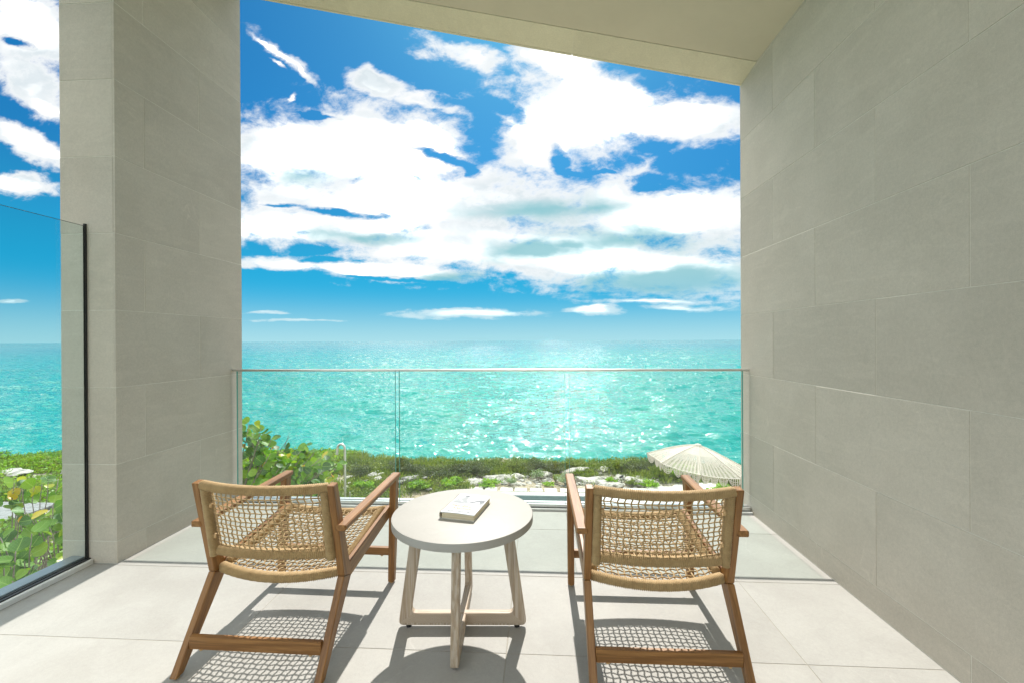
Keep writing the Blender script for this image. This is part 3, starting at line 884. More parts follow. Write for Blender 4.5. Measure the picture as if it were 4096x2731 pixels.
printed('photo_print', [[(.078, .122), (.128, .172), (.150, .172), (.152, .140), (.140, .126), (.128, .150), (.100, .128)]], M['ink_grey'], .0002)
printed('photo_print', [circ(.052, .203, .011, .009, 8)], M['ink_grey'], .0003)
M['ink_orange'] = m_plain('print_orange', (.80, .26, .09), .4)
def text(body, x, y, size, m, shear=.0, sp=1.0):
    cu = bpy.data.curves.new('lettering', 'FONT'); cu.body = body; cu.size = size; cu.shear = shear; cu.align_x = 'CENTER'; cu.space_character = sp
    cu.resolution_u = 3; cu.offset = .00035; cu.materials.append(m)
    tmp = bpy.data.objects.new('tmp', cu); COL.objects.link(tmp)
    me = bpy.data.meshes.new_from_object(tmp); bpy.data.objects.remove(tmp)
    for v_ in me.vertices: v_.co = (v_.co.x + x, v_.co.y + y, cz(min(max(v_.co.x + x, 0), BW)) + .0004)
    if not me.materials: me.materials.append(m)
    return put(me, 'lettering', fc)
text('A Wife\u2019s Anguish, A Widow\u2019s New Life', .078, .1005, .0078, M['ink_grey'])
text('The End of', .080, .072, .0270, M['ink_orange'], .35, 1.12)
text('Normal', .080, .044, .0280, M['ink_orange'], .35, 1.12)
text('Stephanie Madoff Mack', .078, .016, .0130, M['ink_grey'], .15, 1.05)

# ------------------------------------------------------------------ the sea
SEA_Z = -8.5
def build_sea():
    az = np.linspace(R(-62), R(58), 620)
    r1 = 26 * (1.0075 ** np.arange(0, 520))                      # 26 m .. 1.2 km
    r2 = r1[-1] * (1.05 ** np.arange(1, 84))                     # .. ~70 km
    r = np.concatenate([r1, r2])
    A, Rr = np.meshgrid(az, r)
    X = Rr * np.sin(A); Y = Rr * np.cos(A); H = np.zeros_like(X)
    rg = np.random.default_rng(5)
    for k in range(58):
        lam = .9 * (1.075 ** k)                                 # .9 .. 55 m
        amp = .0105 * lam ** .78 * (1 if lam < 9 else (9 / lam) ** 1.1)
        th = rg.normal(0, .55) + .25; kk = 2 * pi / lam
        fade = np.clip((lam / (Rr * .0085) - 1.2) / 1.5, 0, 1)   # drop waves the grid cannot carry
        ph = kk * (X * math.sin(th) + Y * math.cos(th)) + rg.uniform(0, 6.28)
        w = np.sin(ph + .35 * np.sin(ph)); H += amp * fade * w
    H += .0
    V = np.stack([X, Y, SEA_Z + H], -1).reshape(-1, 3); n = len(az); m = len(r)
    i = np.arange(m - 1)[:, None] * n + np.arange(n - 1)[None, :]
    F = np.stack([i, i + 1, i + n + 1, i + n], -1).reshape(-1, 4)[:, ::-1]
    # the rest of the sea all round, a little lower, coarse
    b0 = len(V); ring = 48; rr = [6, 30, 400, 70000]; V2 = []; F2 = []
    for q in rr:
        for k in range(ring): V2.append((q * math.sin(2 * pi * k / ring), q * math.cos(2 * pi * k / ring), SEA_Z - .9))
    for a in range(len(rr) - 1):
        for k in range(ring): F2.append((b0 + a * ring + k, b0 + (a + 1) * ring + k, b0 + (a + 1) * ring + (k + 1) % ring, b0 + a * ring + (k + 1) % ring))
    V = np.concatenate([V, np.array(V2)]); F = np.concatenate([F, np.array(F2)])
    m_, t, bs, out = mat('turquoise_sea')
    p = t.node('ShaderNodeNewGeometry').outputs['Position']
    px, py, pz = t.sep(p)
    dist = t.vmath('LENGTH', p)
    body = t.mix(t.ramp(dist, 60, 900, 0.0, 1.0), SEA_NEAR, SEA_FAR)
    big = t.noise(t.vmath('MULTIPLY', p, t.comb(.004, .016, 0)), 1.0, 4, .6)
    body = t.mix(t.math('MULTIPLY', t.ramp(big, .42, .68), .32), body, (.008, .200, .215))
    # a darker teal in the troughs and in noise streaks
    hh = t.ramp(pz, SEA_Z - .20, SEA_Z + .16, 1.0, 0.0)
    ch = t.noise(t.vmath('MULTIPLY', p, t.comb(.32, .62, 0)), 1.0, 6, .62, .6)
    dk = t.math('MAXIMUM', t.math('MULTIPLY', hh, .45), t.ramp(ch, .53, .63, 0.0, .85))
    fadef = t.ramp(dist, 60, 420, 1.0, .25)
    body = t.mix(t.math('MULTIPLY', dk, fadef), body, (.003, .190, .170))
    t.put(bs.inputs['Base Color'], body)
    bs.inputs['Roughness'].default_value = .055; bs.inputs['IOR'].default_value = 1.33
    bs.inputs['Specular IOR Level'].default_value = .5
    n1 = t.noise(t.vmath('MULTIPLY', p, t.comb(.8, 1.5, 1.0)), 1.5, 3, .7, .4, out=1)
    n2 = t.noise(t.vmath('MULTIPLY', p, t.comb(1.0, 1.5, 1.0)), 4.5, 2, .7, .3, out=1)
    s1 = t.vmath('MULTIPLY', t.vmath('SUBTRACT', n1, t.comb(.5, .5, .5)), t.comb(1.65, 2.0, 0.0))
    s2 = t.vmath('MULTIPLY', t.vmath('SUBTRACT', n2, t.comb(.5, .5, .5)), t.comb(.9, 1.2, 0.0))
    nn = t.vmath('NORMALIZE', t.vmath('ADD', t.node('ShaderNodeNewGeometry').outputs['Normal'], t.vmath('ADD', s1, s2)))
    t.l.new(nn, bs.inputs['Normal'])
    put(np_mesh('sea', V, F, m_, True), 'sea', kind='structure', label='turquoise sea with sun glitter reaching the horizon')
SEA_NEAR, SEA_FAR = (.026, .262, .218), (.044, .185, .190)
build_sea()

# ------------------------------------------------------------------ the ground below the terrace
GZ = -3.9
def fnoise(x, y, s, o=3, seed=0.0):
    return mnoise.fractal(Vector((x * s + seed, y * s - seed * .7, seed)), 1.0, 2.0, o)
def shore_y(x): return 19.2 + 1.3 * fnoise(x, 0, .13, 2, 3.3) + (.9 * max(0, -x - 8) * .12)
def veg(x, y):
    """how densely the ground is grown over, 0..1"""
    n = fnoise(x, y, .55, 3, 9.0); e = shore_y(x)
    ridge = max(0, 1 - abs(y - (e - 1.6)) / (1.25 + .7 * n))
    v = ridge * 2.2
    if x < -2.3: v = max(v, min(1, (-x - 2.1) * .9) * (1 if y < e else 0) * (.95 + n * 1.4))
    if x > 2.6: v = max(v, min(1, (x - 2.6) * .8) * (1 if 16.1 < y < e else 0) * (1.0 + n))
    if (-2.6 < x < -1.0 or 1.5 < x < 3.2) and 15.5 < y < 16.9: v = max(v, .12 + n * 1.3)
    if -.9 < x < 1.3 and 15.4 < y < 16.75: v *= .15
    if x < -9: v = max(v, .55 + n * 2.2) * (1 if y < e else 0)
    if y > e + .2 or y < 9.2: v = 0
    if -1.9 < x < 6.8 and y < 15.45 + (.14 * max(0, x - 1.6)): v = 0
    if -17.6 < x < -14.2 and 11.7 < y < 13.2: v = 0
    return max(0.0, min(1.0, v))
def ground_z(x, y):
    e = shore_y(x)
    z = GZ + .06 * fnoise(x, y, .5, 3) + .035 * fnoise(x, y, 1.9, 3, 5)
    flat = 1.0
    if -2.2 < x < 7.2 and y < 15.6: flat = max(0, min(1, (y - 15.35) / .3)) if y > 15.2 else 0
    if y > 15.3:
        u = min(1, (y - 15.3) / 2.6); z += -.12 * u * u * (3 - 2 * u) * (1 + .9 * fnoise(x, y, .28, 2, 7))
    z = GZ + (z - GZ) * flat
    if flat > 0: z += .10 * veg(x, y) * flat
    if y > e - .7:
        d = y - (e - .7); z -= .14 * d + .48 * max(0, d - .8) ** 1.6
    if x < -11: z -= .38 * min(1, (-x - 11) / 5) * min(1, max(0, (y - 12) / 4))
    if -1.80 < x < 1.95 and 10.2 < y < 14.80: z = GZ - 1.3
    return max(z, SEA_Z - 1.5)
def build_ground():
    xs = np.arange(-62, 44.01, .30); ys = np.concatenate([np.arange(-12, 9, 1.5), np.arange(9, 15, .3), np.arange(15, 26, .16), np.arange(26, 34, 1.0)])
    V = []; W = []
    for y in ys:
        for x in xs:
            V.append((x, y, ground_z(x, y))); W.append(veg(x, y))
    n = len(xs); i = np.arange(len(ys) - 1)[:, None] * n + np.arange(n - 1)[None, :]
    F = np.stack([i, i + 1, i + n + 1, i + n], -1).reshape(-1, 4)
    m, t, bs, _ = mat('sandy_limestone_ground')
    p = t.node('ShaderNodeNewGeometry').outputs['Position']
    a = t.noise(p, .9, 6, .65, .3); b_ = t.noise(p, 6.5, 6, .7, .4); c_ = t.noise(p, 34, 3, .7)
    c = t.mix(t.ramp(a, .38, .62), (.40, .325, .215), (.50, .455, .37))
    c = t.mix(t.ramp(b_, .40, .60), t.mix(1.0, c, (.62, .60, .56), 'MULTIPLY'), c)
    k = t.ramp(c_, .3, .7, .72, 1.15); c = t.mix(1.0, c, t.comb(k, k, k), 'MULTIPLY')
    g = t.node('ShaderNodeAttribute', attribute_name='grown').outputs['Fac']
    c = t.mix(t.math('MULTIPLY', t.ramp(g, .25, .7), .9), c, (.060, .072, .022))
    t.put(bs.inputs['Base Color'], c); bs.inputs['Roughness'].default_value = .95
    bump(t, bs, t.math('ADD', b_, t.math('MULTIPLY', c_, .3)), .9, .05)
    me = np_mesh('ground', V, F, m, True)
    at = me.attributes.new('grown', 'FLOAT', 'POINT'); at.data.foreach_set('value', np.array(W, np.float32))
    put(me, 'ground', kind='structure', label='sandy limestone ground below the terrace falling away to the sea')
build_ground()

# scrub: thin upright blades and small leaves in tufts, joined as one mass
LEAF = {
    'scrub': m_leaf('scrub_foliage', [(.035, .075, .012), (.095, .150, .022), (.175, .225, .035), (.27, .29, .06)], .6, .35, .8, spread=.55),
    'dusky': m_leaf('dusky_olive_foliage', [(.030, .050, .014), (.060, .090, .022), (.11, .135, .035)], .6, .3, 1.2),
    'bright': m_leaf('fresh_green_foliage', [(.09, .20, .015), (.17, .33, .025), (.30, .43, .04)], .5, .4, 1.5),
    'sage': m_leaf('grey_green_foliage', [(.13, .19, .10), (.22, .30, .17), (.32, .40, .25)], .6, .35, 1.5),
    'grape': m_leaf('sea_grape_leaf', [(.030, .085, .020), (.055, .145, .022), (.13, .27, .022), (.26, .36, .02)], .5, .4, .9, vein=True, spread=.8),
    'grape_y': m_leaf('yellowed_sea_grape_leaf', [(.26, .36, .02), (.42, .42, .02), (.55, .40, .02), (.58, .20, .02)], .35, .4, .9, vein=True, spread=.9),
}
M['bark'] = m_plain('grey_bark', (.22, .185, .145), .9, var=.25, scale=20)
M['rock'] = None
def m_rock(name, pale):
    m, t, bs, _ = mat(name)
    p = t.node('ShaderNodeNewGeometry').outputs['Position']
    a = t.noise(p, 5.0, 7, .7, .5); b_ = t.noise(p, 22.0, 4, .7)
    c = t.mix(t.ramp(a, .36, .60), tuple(q * .42 for q in pale), pale)
    k = t.ramp(b_, .32, .68, .68, 1.2); c = t.mix(1.0, c, t.comb(k, k, k), 'MULTIPLY')
    t.put(bs.inputs['Base Color'], c); bs.inputs['Roughness'].default_value = .92
    bump(t, bs, t.math('ADD', a, t.math('MULTIPLY', b_, .4)), 1.0, .04); return m
M['rock'] = m_rock('pale_limestone_rock', (.56, .53, .465)); M['rock_grey'] = m_rock('weathered_grey_rock', (.36, .345, .31))

def blades(points, nb, hgt, wid, lean, spread, rng, kind='blade'):
    """points (n,3); returns V,F of nb blades per point"""
    n = len(points); P_ = np.repeat(points, nb, 0); N = len(P_)
    a = rng.uniform(0, 2 * pi, N); rad = spread * np.sqrt(rng.uniform(0, 1, N))
    base = P_ + np.stack([rad * np.cos(a), rad * np.sin(a), np.zeros(N)], 1)
    h = hgt * rng.uniform(.45, 1.15, N) * (1 - .35 * (rad / max(spread, 1e-6)) ** 2); l = lean * rng.uniform(.2, 1.2, N)
    top = base + np.stack([l * np.cos(a), l * np.sin(a), h], 1)
    w = wid * rng.uniform(.6, 1.4, N); b2 = rng.uniform(0, 2 * pi, N)
    wv = np.stack([w * np.cos(b2), w * np.sin(b2), np.zeros(N)], 1) * .5
    if kind == 'blade':
        mid = base * .45 + top * .55 + np.stack([np.zeros(N), np.zeros(N), h * .06], 1)
        V = np.stack([base - wv * .6, base + wv * .6, mid + wv, top, mid - wv], 1)
        F = np.arange(N * 5).reshape(N, 5)
    else:                                     # small leaf floating on the tuft
        up = np.stack([rng.normal(0, .6, N), rng.normal(0, .6, N), rng.uniform(.2, 1, N)], 1); up /= np.linalg.norm(up, axis=1)[:, None]
        sd = np.cross(up, wv); sd /= (np.linalg.norm(sd, axis=1)[:, None] + 1e-9); sd *= w[:, None] * .5
        c = base + (top - base) * rng.uniform(.35, 1, N)[:, None]
        f2 = np.cross(up, sd) * 1.5
        V = np.stack([c - f2, c + sd, c + f2, c - sd], 1); F = np.arange(N * 4).reshape(N, 4)
    return V.reshape(-1, 3), F

def scrub():
    rng = np.random.default_rng(21)
    pts_b, pts_l = [], []
    for (x0, x1, y0, y1, dens) in ((-16, 13, 13.4, 20.5, 34), (-10, -2.2, 9.5, 13.4, 12), (-30, -8.5, 9.5, 22, 14)):
        n = int((x1 - x0) * (y1 - y0) * dens)
        for x, y in rng.uniform((x0, y0), (x1, y1), (n, 2)):
            v = veg(x, y)
            if v > .18 and rng.uniform() < v:
                (pts_b if fnoise(x, y, .8, 2, 31) > -.12 else pts_l).append((x, y, ground_z(x, y) - .02))
    pb, pl = np.array(pts_b), np.array(pts_l)
    V1, F1 = blades(pb, 15, .27, .026, .13, .17, rng)
    V2, F2 = blades(pl, 26, .24, .050, .10, .20, rng, 'leaf')
    V3, F3 = blades(pb[::3], 14, .20, .045, .10, .22, rng, 'leaf')
    me = np_mesh('coastal_scrub', V1, F1, LEAF['scrub']); put(me, 'coastal_scrub', kind='stuff', label='low green coastal scrub covering the bluff edge', cat='scrub')
    pg = np.array([p for p in pts_b + pts_l if p[0] < -8.5])
    V4, F4 = blades(pg, 13, .26, .075, .10, .24, rng, 'leaf')
    put(np_mesh('creeping_leaves', V4, F4, LEAF['bright']), 'creeping_leaves', kind='stuff', label='bright green creeping beach plants left of the pier', cat='ground cover')
    V = np.concatenate([V2, V3]); F = np.concatenate([F2, F3 + len(V2)])
    put(np_mesh('ground_cover', V, F, LEAF['scrub']), 'ground_cover', kind='stuff', label='small leaved creeping cover between the scrub', cat='ground cover')
scrub()

# ------------------------------------------------------------------ rocks
def rock_mesh(seed, m, flat=.55, sub=3):
    import bmesh
    bm = bmesh.new(); bmesh.ops.create_icosphere(bm, subdivisions=sub, radius=1.0)
    for v in bm.verts:
        c = v.co.copy()
        d = 1 + .38 * mnoise.noise(c * 1.3 + Vector((seed * 3.1, 0, 0))) + .20 * mnoise.noise(c * 3.1 + Vector((0, seed * 2.3, 0))) + .07 * mnoise.noise(c * 8 + Vector((seed, seed, 0)))
        cell = mnoise.cell_vector(c * 1.6 + Vector((seed, 0, seed)))
        v.co = Vector((c.x * d, c.y * d, c.z * d * flat)) + cell * .06
        if v.co.z < -.25: v.co.z = -.25
    me = bpy.data.meshes.new('rock'); bm.to_mesh(me); bm.free(); me.materials.append(m)
    me.polygons.foreach_set('use_smooth', [False] * len(me.polygons)); return me
rocks = [rock_mesh(i, M['rock'] if i % 3 else M['rock_grey'], .45 + .1 * (i % 4)) for i in range(9)]
small = [rock_mesh(20 + i, M['rock'] if i % 3 else M['rock_grey'], .6, 1) for i in range(6)]
def rock(x, y, sx, sy, sz, k, label, group=None, lift=0.0, rz=None, name='rock', src=rocks):
    if src is rocks: sx, sy, sz = sx * .78, sy * .78, sz * .62
    o = put(src[k % len(src)], name, None, (x, y, ground_z(x, y) + sz * .12 + lift), (RND.uniform(-.15, .15), RND.uniform(-.15, .15), RND.uniform(0, 6) if rz is None else rz), (sx, sy, sz),
            label=label, cat='rock', group=group)
    return o
# the ones the photograph lets you single out
rock(2.05, 16.25, .95, .55, .50, 1, 'broad low grey limestone outcrop just beyond the paving, between the armrest and the white boulder', rz=.1)
rock(3.02, 16.55, .42, .32, .50, 4, 'rounded white boulder on the outcrop right beside the small garden spotlight', rz=.4)
rock(3.75, 16.10, .80, .45, .36, 7, 'long flat grey ledge of rock right of the white boulder and above the paving slabs', rz=-.15)
rock(2.55, 15.85, .60, .30, .26, 2, 'sandy coloured low rock step at the foot of the grey outcrop', rz=.0)
rock(1.35, 17.35, .75, .35, .40, 5, 'pale craggy rock ledge under the scrub ridge, above the left armrest of the right chair', rz=.2)
rock(2.55, 17.60, .35, .25, .35, 8, 'small pale rock perched high at the rim of the scrub ridge', rz=.9)
rock(5.05, 17.85, .45, .30, .40, 1, 'small pale rock in the scrub just left of the umbrella rim', rz=.6)
rock(-.85, 16.85, .60, .35, .42, 4, 'grey craggy rock pile behind the table edge, left of the grey green bush', rz=.3)
rock(-1.55, 16.35, .70, .45, .40, 7, 'broken grey limestone ledge directly above the round table', rz=-.2)
rock(-2.35, 16.0, .55, .40, .30, 2, 'low grey rock shelf above the left rim of the round table', rz=.5)
rock(.12, 17.05, .48, .30, .46, 5, 'jagged pinkish pale rock at the foot of the scrub ridge, right of the sand', rz=.15)
rock(-4.75, 15.9, .50, .35, .32, 3, 'pale rock among the scrub right of the shower pole', rz=.5)
rock(-6.2, 16.1, .45, .30, .30, 6, 'pale rock among the scrub left of the shower pole', rz=1.5)
rock(5.1, 15.9, .30, .25, .22, 0, 'small dark grey rock under the lace edge of the umbrella', rz=.2)
rock(-22.6, 17.3, 1.5, .5, .30, 2, 'long flat white rock shelf on the bluff edge seen through the side screen', rz=-.1)
rock(-19.8, 17.6, .75, .5, .45, 3, 'grey rock lump at the right end of the white shelf on the far bluff', rz=.3)
rock(-15.3, 13.9, .38, .25, .22, 1, 'small white stone in the creeping cover seen through the side screen', rz=.3)
rock(-14.0, 14.5, .30, .22, .20, 5, 'pale stone showing among yellowing leaves near the pier edge', rz=.8)
rng_r = random.Random(5)
for _ in range(190):
    x = rng_r.uniform(-3.4, 4.6); y = rng_r.uniform(15.5, 17.3)
    if x < 1.9 and y < 15.6: continue
    s = rng_r.uniform(.035, .115) * (1 if rng_r.random() < .8 else 1.7)
    rock(x, y, s * rng_r.uniform(.8, 1.5), s, s * .8, rng_r.randint(0, 5), 'small loose limestone rubble lying on the sandy slope beyond the pool', 'loose stones on the sandy slope', name='stone', src=small)
for _ in range(36):
    x = rng_r.uniform(-9.5, -3.2); y = rng_r.uniform(14.5, 17.0); s = rng_r.uniform(.06, .16)
    rock(x, y, s * 1.3, s, s * .7, rng_r.randint(0, 5), 'pale stone half hidden in the scrub around the shower pole', 'stones in the scrub near the shower', lift=.10, name='stone', src=small)
for _ in range(30):
    x = rng_r.uniform(-19, -9.5); y = rng_r.uniform(9.8, 15.5); s = rng_r.uniform(.05, .14)
    rock(x, y, s * 1.3, s, s * .6, rng_r.randint(0, 5), 'pale stone on the ground under the sea grapes behind the side screen', 'stones under the sea grapes', lift=.03, name='stone', src=small)

# ------------------------------------------------------------------ shrubs that stand alone
def shrub(x, y, rad, h, kind, nb, label, wid=.05, leafy=True, group=None, name='shrub', z=None):
    rng = np.random.default_rng(int(abs(x * 91 + y * 37)) + 3)
    z0 = ground_z(x, y) if z is None else z
    root = empty(name, (x, y, z0), label=label, cat='plant' if h < .3 else 'shrub', group=group)
    # stems with twigs, leaves round their upper parts
    b = MB(); tips = []
    for k in range(max(7, int(rad * 34))):
        a = rng.uniform(0, 2 * pi); rr = rad * math.sqrt(rng.uniform(.02, 1)); hh = h * (1 - .45 * (rr / rad) ** 2) * rng.uniform(.7, 1.05)
        p1 = Vector((rr * .4 * math.cos(a), rr * .4 * math.sin(a), hh * .55)); p2 = Vector((rr * math.cos(a), rr * math.sin(a), hh))
        b.tube([(p1.x * .15, p1.y * .15, -.03), p1, p2], [.008, .006, .003], 4, False); tips += [p1.lerp(p2, .3), p1.lerp(p2, .65), p2]
    b.build('stems', M['bark'], root)
    V, F = blades(np.array([tuple(t_ - Vector((0, 0, h * .10))) for t_ in tips]), nb, h * .26, wid, .05, rad * .26, rng, 'leaf' if leafy else 'blade')
    put(np_mesh('foliage', V, F, LEAF[kind]), 'foliage', root)
    return root
shrub(-.03, 16.55, .30, .46, 'sage', 16, 'feathery grey green bush on the sand, the one farther back', .035)
shrub(.98, 15.95, .36, .46, 'sage', 18, 'round grey green bush on the sand just left of the right chair armrest', .035)
shrub(-1.05, 15.60, .22, .28, 'sage', 15, 'small grey green bush at the end of the bright strip behind the table', .035)
shrub(.62, 16.35, .18, .34, 'scrub', 12, 'thin green sapling on the sand between the two grey green bushes', .04)
shrub(-1.70, 15.62, .42, .18, 'bright', 14, 'bright green creeping plant strip directly behind the round table top', .05)
shrub(-3.05, 15.35, .36, .26, 'bright', 16, 'bright green leafy clump above the left rim of the round table', .07)
shrub(.35, 15.72, .22, .14, 'bright', 12, 'low bright green weed on the sand behind the stepping slabs', .04)
shrub(1.75, 16.9, .45, .34, 'scrub', 22, 'tuft of long grass on the rock above the left armrest of the right chair', .03, False)
shrub(2.62, 16.1, .20, .30, 'bright', 13, 'small green tuft growing out of the outcrop in front of the white boulder', .045, False)
shrub(3.32, 15.85, .26, .28, 'scrub', 16, 'dark green tuft in front of the rock just right of the garden spotlight', .04)
shrub(3.95, 15.75, .34, .34, 'bright', 14, 'spiky green tuft before the long flat ledge, behind the right chair back', .035, False)
shrub(5.25, 16.5, .55, .50, 'bright', 20, 'fresh green bush left of the umbrella edge', .05)
shrub(4.45, 16.7, .50, .42, 'scrub', 20, 'grassy dark green bush between the long ledge and the fresh green bush', .03, False)
shrub(-4.2, 15.1, .40, .30, 'bright', 14, 'light green leafy clump low to the right of the shower pole', .06)
shrub(-6.0, 14.8, .35, .28, 'bright', 14, 'light green leafy clump low to the left of the shower pole', .06)
shrub(6.2, 14.7, .55, .48, 'bright', 18, 'green bush half hidden behind the lace edge of the umbrella by the wall', .05)
shrub(7.15, 16.2, .6, .5, 'scrub', 18, 'dark green bush beyond the umbrella next to the wall edge', .045)
for k, (x, y) in enumerate(((-3.6, 17.1), (-.9, 18.0), (1.5, 17.9), (3.1, 17.9))):
    shrub(x, y, .55, .46, 'scrub', 22, ['rounded olive shrub on the ridge above the left chair armrest', 'rounded olive shrub on the ridge right behind the book', 'rounded olive shrub on the ridge left of the right chair', 'rounded olive shrub on the ridge above the right chair back'][k], .035)

for k, (x, y, r_) in enumerate(((-6.9, 16.4, .55), (-5.6, 17.2, .6), (-4.9, 16.7, .5), (-3.9, 16.2, .55), (-3.2, 16.6, .6), (-2.6, 17.3, .55), (-2.2, 16.7, .45), (-.2, 17.5, .5), (.7, 17.3, .55), (3.9, 17.6, .5), (4.6, 17.9, .5))):
    shrub(x, y, r_, .48, 'dusky', 24, 'dusky olive bush among the low scrub of the bluff edge', .035, group='dusky bushes in the bluff scrub')

# thin irrigation hose across the sand
b = MB(); hp = []
for k in range(26):
    t_ = k / 25; x = lerp(-.15, 1.15, t_); y = 16.15 - .28 * t_ + .12 * math.sin(t_ * 5); hp.append((x, y, ground_z(x, y) + .018 + .03 * math.sin(pi * min(1, t_ * 1.6))))
b.tube(hp, .011, 6)
b.build('irrigation_hose', M['dark_metal'], None, smooth=True, label='thin black irrigation hose curving over the sand behind the pool', cat='hose')

# garden spotlight
gl = empty('garden_spotlight', (2.98, 16.05, ground_z(2.98, 16.05) - .02), label='small dark garden spotlight on a spike in front of the white boulder', cat='lamp')
b = MB(); b.tube([(0, 0, 0), (0, 0, .26)], .011, 8); b.build('spike', M['dark_metal'], gl)
b = MB(); b.tube([(-.05, .03, .29), (.05, -.05, .37)], [.030, .040], 12); b.build('lamp_head', M['dark_metal'], gl)
b = MB(); b.lathe([(.022, 0), (.026, .004), (.026, .03), (.018, .034)], (0, 0, .235), 12); b.build('bracket', M['alu'], gl)

# ------------------------------------------------------------------ pool, its coping, stepping slabs
M['pool_wall'] = m_plain('grey_green_pool_render', (.20, .255, .245), .6, var=.08, scale=6)
M['slab'] = m_stone('white_paving', (.62, .60, .545), (.55, .53, .48), vein=0, rough=.8, grain=.3, tint=.10)
M['coping'] = m_stone('pale_grey_coping', (.47, .475, .455), (.42, .425, .41), vein=0, rough=.7, grain=.2)
def m_water():
    m, t, bs, out = mat('pool_water')
    bs.inputs['Base Color'].default_value = (.045, .21, .24, 1); bs.inputs['Roughness'].default_value = .04; bs.inputs['IOR'].default_value = 1.33
    p = t.node('ShaderNodeNewGeometry').outputs['Position']
    h = t.noise(t.vmath('MULTIPLY', p, t.comb(1, 1.6, 1)), 7, 4, .6, .5); bump(t, bs, h, .9, .06)
    c = t.mix(t.ramp(h, .4, .62), (.025, .13, .155), (.17, .30, .33)); t.put(bs.inputs['Base Color'], c); return m
M['water'] = m_water()
PX0, PX1, PY0, PY1 = -1.62, 1.75, 10.4, 14.60
pl = empty('swimming_pool', (0, 0, 0), label='narrow plunge pool with pale coping below the terrace', cat='pool')
b = MB()
b.box(PX0, PX1, PY1, PY1 + .018, GZ - 1.0, GZ + .034); b.build('pool_wall', M['pool_wall'], pl)
for (x0, x1, y0, y1) in ((PX0 - .30, PX1 + .30, PY1 + .019, PY1 + .335), (PX0 - .30, PX0 - .001, PY0, PY1 + .018), (PX1 + .001, PX1 + .30, PY0, PY1 + .018), (PX0 - .3, PX1 + .3, PY0 - .3, PY0 - .001)):
    b = MB(); b.box(x0, x1, y0, y1, GZ - .25, GZ + .055, ch=.004); b.build('coping', M['coping'], pl)
b = MB(); b.add([(PX0, PY0, GZ - .16), (PX1, PY0, GZ - .16), (PX1, PY1, GZ - .16), (PX0, PY1, GZ - .16)], [(0, 1, 2, 3)]); b.build('water_surface', M['water'], pl)

pa = empty('path', (0, 0, 0), kind='structure', label='path of white stepping slabs beyond the pool curving up to the umbrella')
def slab(x0, x1, x2, x3, y0, y1, z=GZ + .045):
    b = MB(); V = [(x0, y0, z), (x1, y0, z), (x2, y1, z), (x3, y1, z)]; V += [(x, y, z - .06) for x, y, _ in V]
    c = [sum(v[0] for v in V[:4]) / 4, sum(v[1] for v in V[:4]) / 4]
    top = [(v[0] + (c[0] - v[0]) * .02, v[1] + (c[1] - v[1]) * .02, z + .006) for v in V[:4]]
    b.add(V + top, [(8, 9, 10, 11), (0, 1, 9, 8), (1, 2, 10, 9), (2, 3, 11, 10), (3, 0, 8, 11), (0, 4, 5, 1), (1, 5, 6, 2), (2, 6, 7, 3), (3, 7, 4, 0)])
    b.build('slab', M['slab'], pa)
for k in range(9):
    x = -2.36 + k * .517 - (.02 if k % 2 else 0); w = .435
    if k > 7: continue
    slab(x, x + w, x + w - .03, x + .0, 15.03, 15.37)
sl = [((2.45, 3.30), (2.95, 3.75)), ((3.42, 4.20), (3.85, 4.72)), ((4.30, 5.10), (4.82, 5.62)), ((5.20, 5.95), (5.72, 6.55))]
for k, ((a, b1), (c, d)) in enumerate(sl): slab(a, b1, d, c, 14.75 + .22 * k, 15.48 + .20 * k, GZ + .05 + .012 * k)
slab(5.35, 6.6, 6.9, 5.6, 14.0, 14.55, GZ + .06)
pd = MB(); pd.box(1.75 + .31, 7.6, 9.5, 14.62, GZ - .3, GZ + .03); pd.build('pool_deck', M['coping'], None, kind='structure', label='pale deck right of the pool under the umbrella')

# grey timber deck seen through the side screen
dk = empty('timber_deck', (-16.2, 12.4, ground_z(-16.2, 12.4) + .12), label='weathered grey plank walkway among the plants, seen through the side screen', cat='deck')
M['greywood'] = m_plain('silvered_planks', (.24, .24, .235), .8, var=.18, scale=6)
for k in range(11):
    b = MB(); b.box(-1.3, .9, -.72 + k * .132, -.72 + k * .132 + .124, -.05, .0 + RND.uniform(-.003, .003), ch=.004); b.build('plank', M['greywood'], dk)
b = MB(); b.box(-1.2, .8, -.70, .70, -.20, -.052); b.build('joist_frame', M['greywood'], dk)

# ------------------------------------------------------------------ outdoor shower
sh = empty('outdoor_shower', (-5.42, 12.0, GZ), label='slim stainless outdoor shower pole with a curved spout', cat='shower')
b = MB(); T = 2.20; pts = [(0, 0, 0), (0, 0, 1.0), (0, 0, T - .02)]
for k in range(1, 13):
    a = pi * k / 12; pts.append((-.105 + .105 * math.cos(a), 0, T + .125 * math.sin(a)))
pts.append((-.222, 0, T - .10)); pts.append((-.236, 0, T - .17))
b.tube(pts, [.033] * (len(pts) - 2) + [.034, .036], 14); smooth_by_angle(b.build('pole', M['steel'], sh))
b = MB(); b.lathe([(.07, 0), (.07, .012), (.036, .016)], (0, 0, 0), 20); b.build('base_flange', M['steel'], sh)
b = MB(); b.tube([(-.055, 0, T + .115), (-.058, 0, T + .33)], [.006, .003], 6); b.build('thin_rod', M['steel'], sh)
b = MB(); b.tube([(.14, 0, .45), (.14, 0, .98)], .018, 10); b.build('hand_spray', M['steel'], sh)
b = MB(); b.tube([(.02, 0, .66), (.15, 0, .66)], .014, 8); b.build('tap', M['steel'], sh)
b = MB(); b.tube([(.14 + .03 * math.sin(k * .5), 0, .45 - .02 * k + .35 * (k / 12) ** 2) for k in range(13)], .007, 6); b.build('spray_hose', M['steel'], sh)

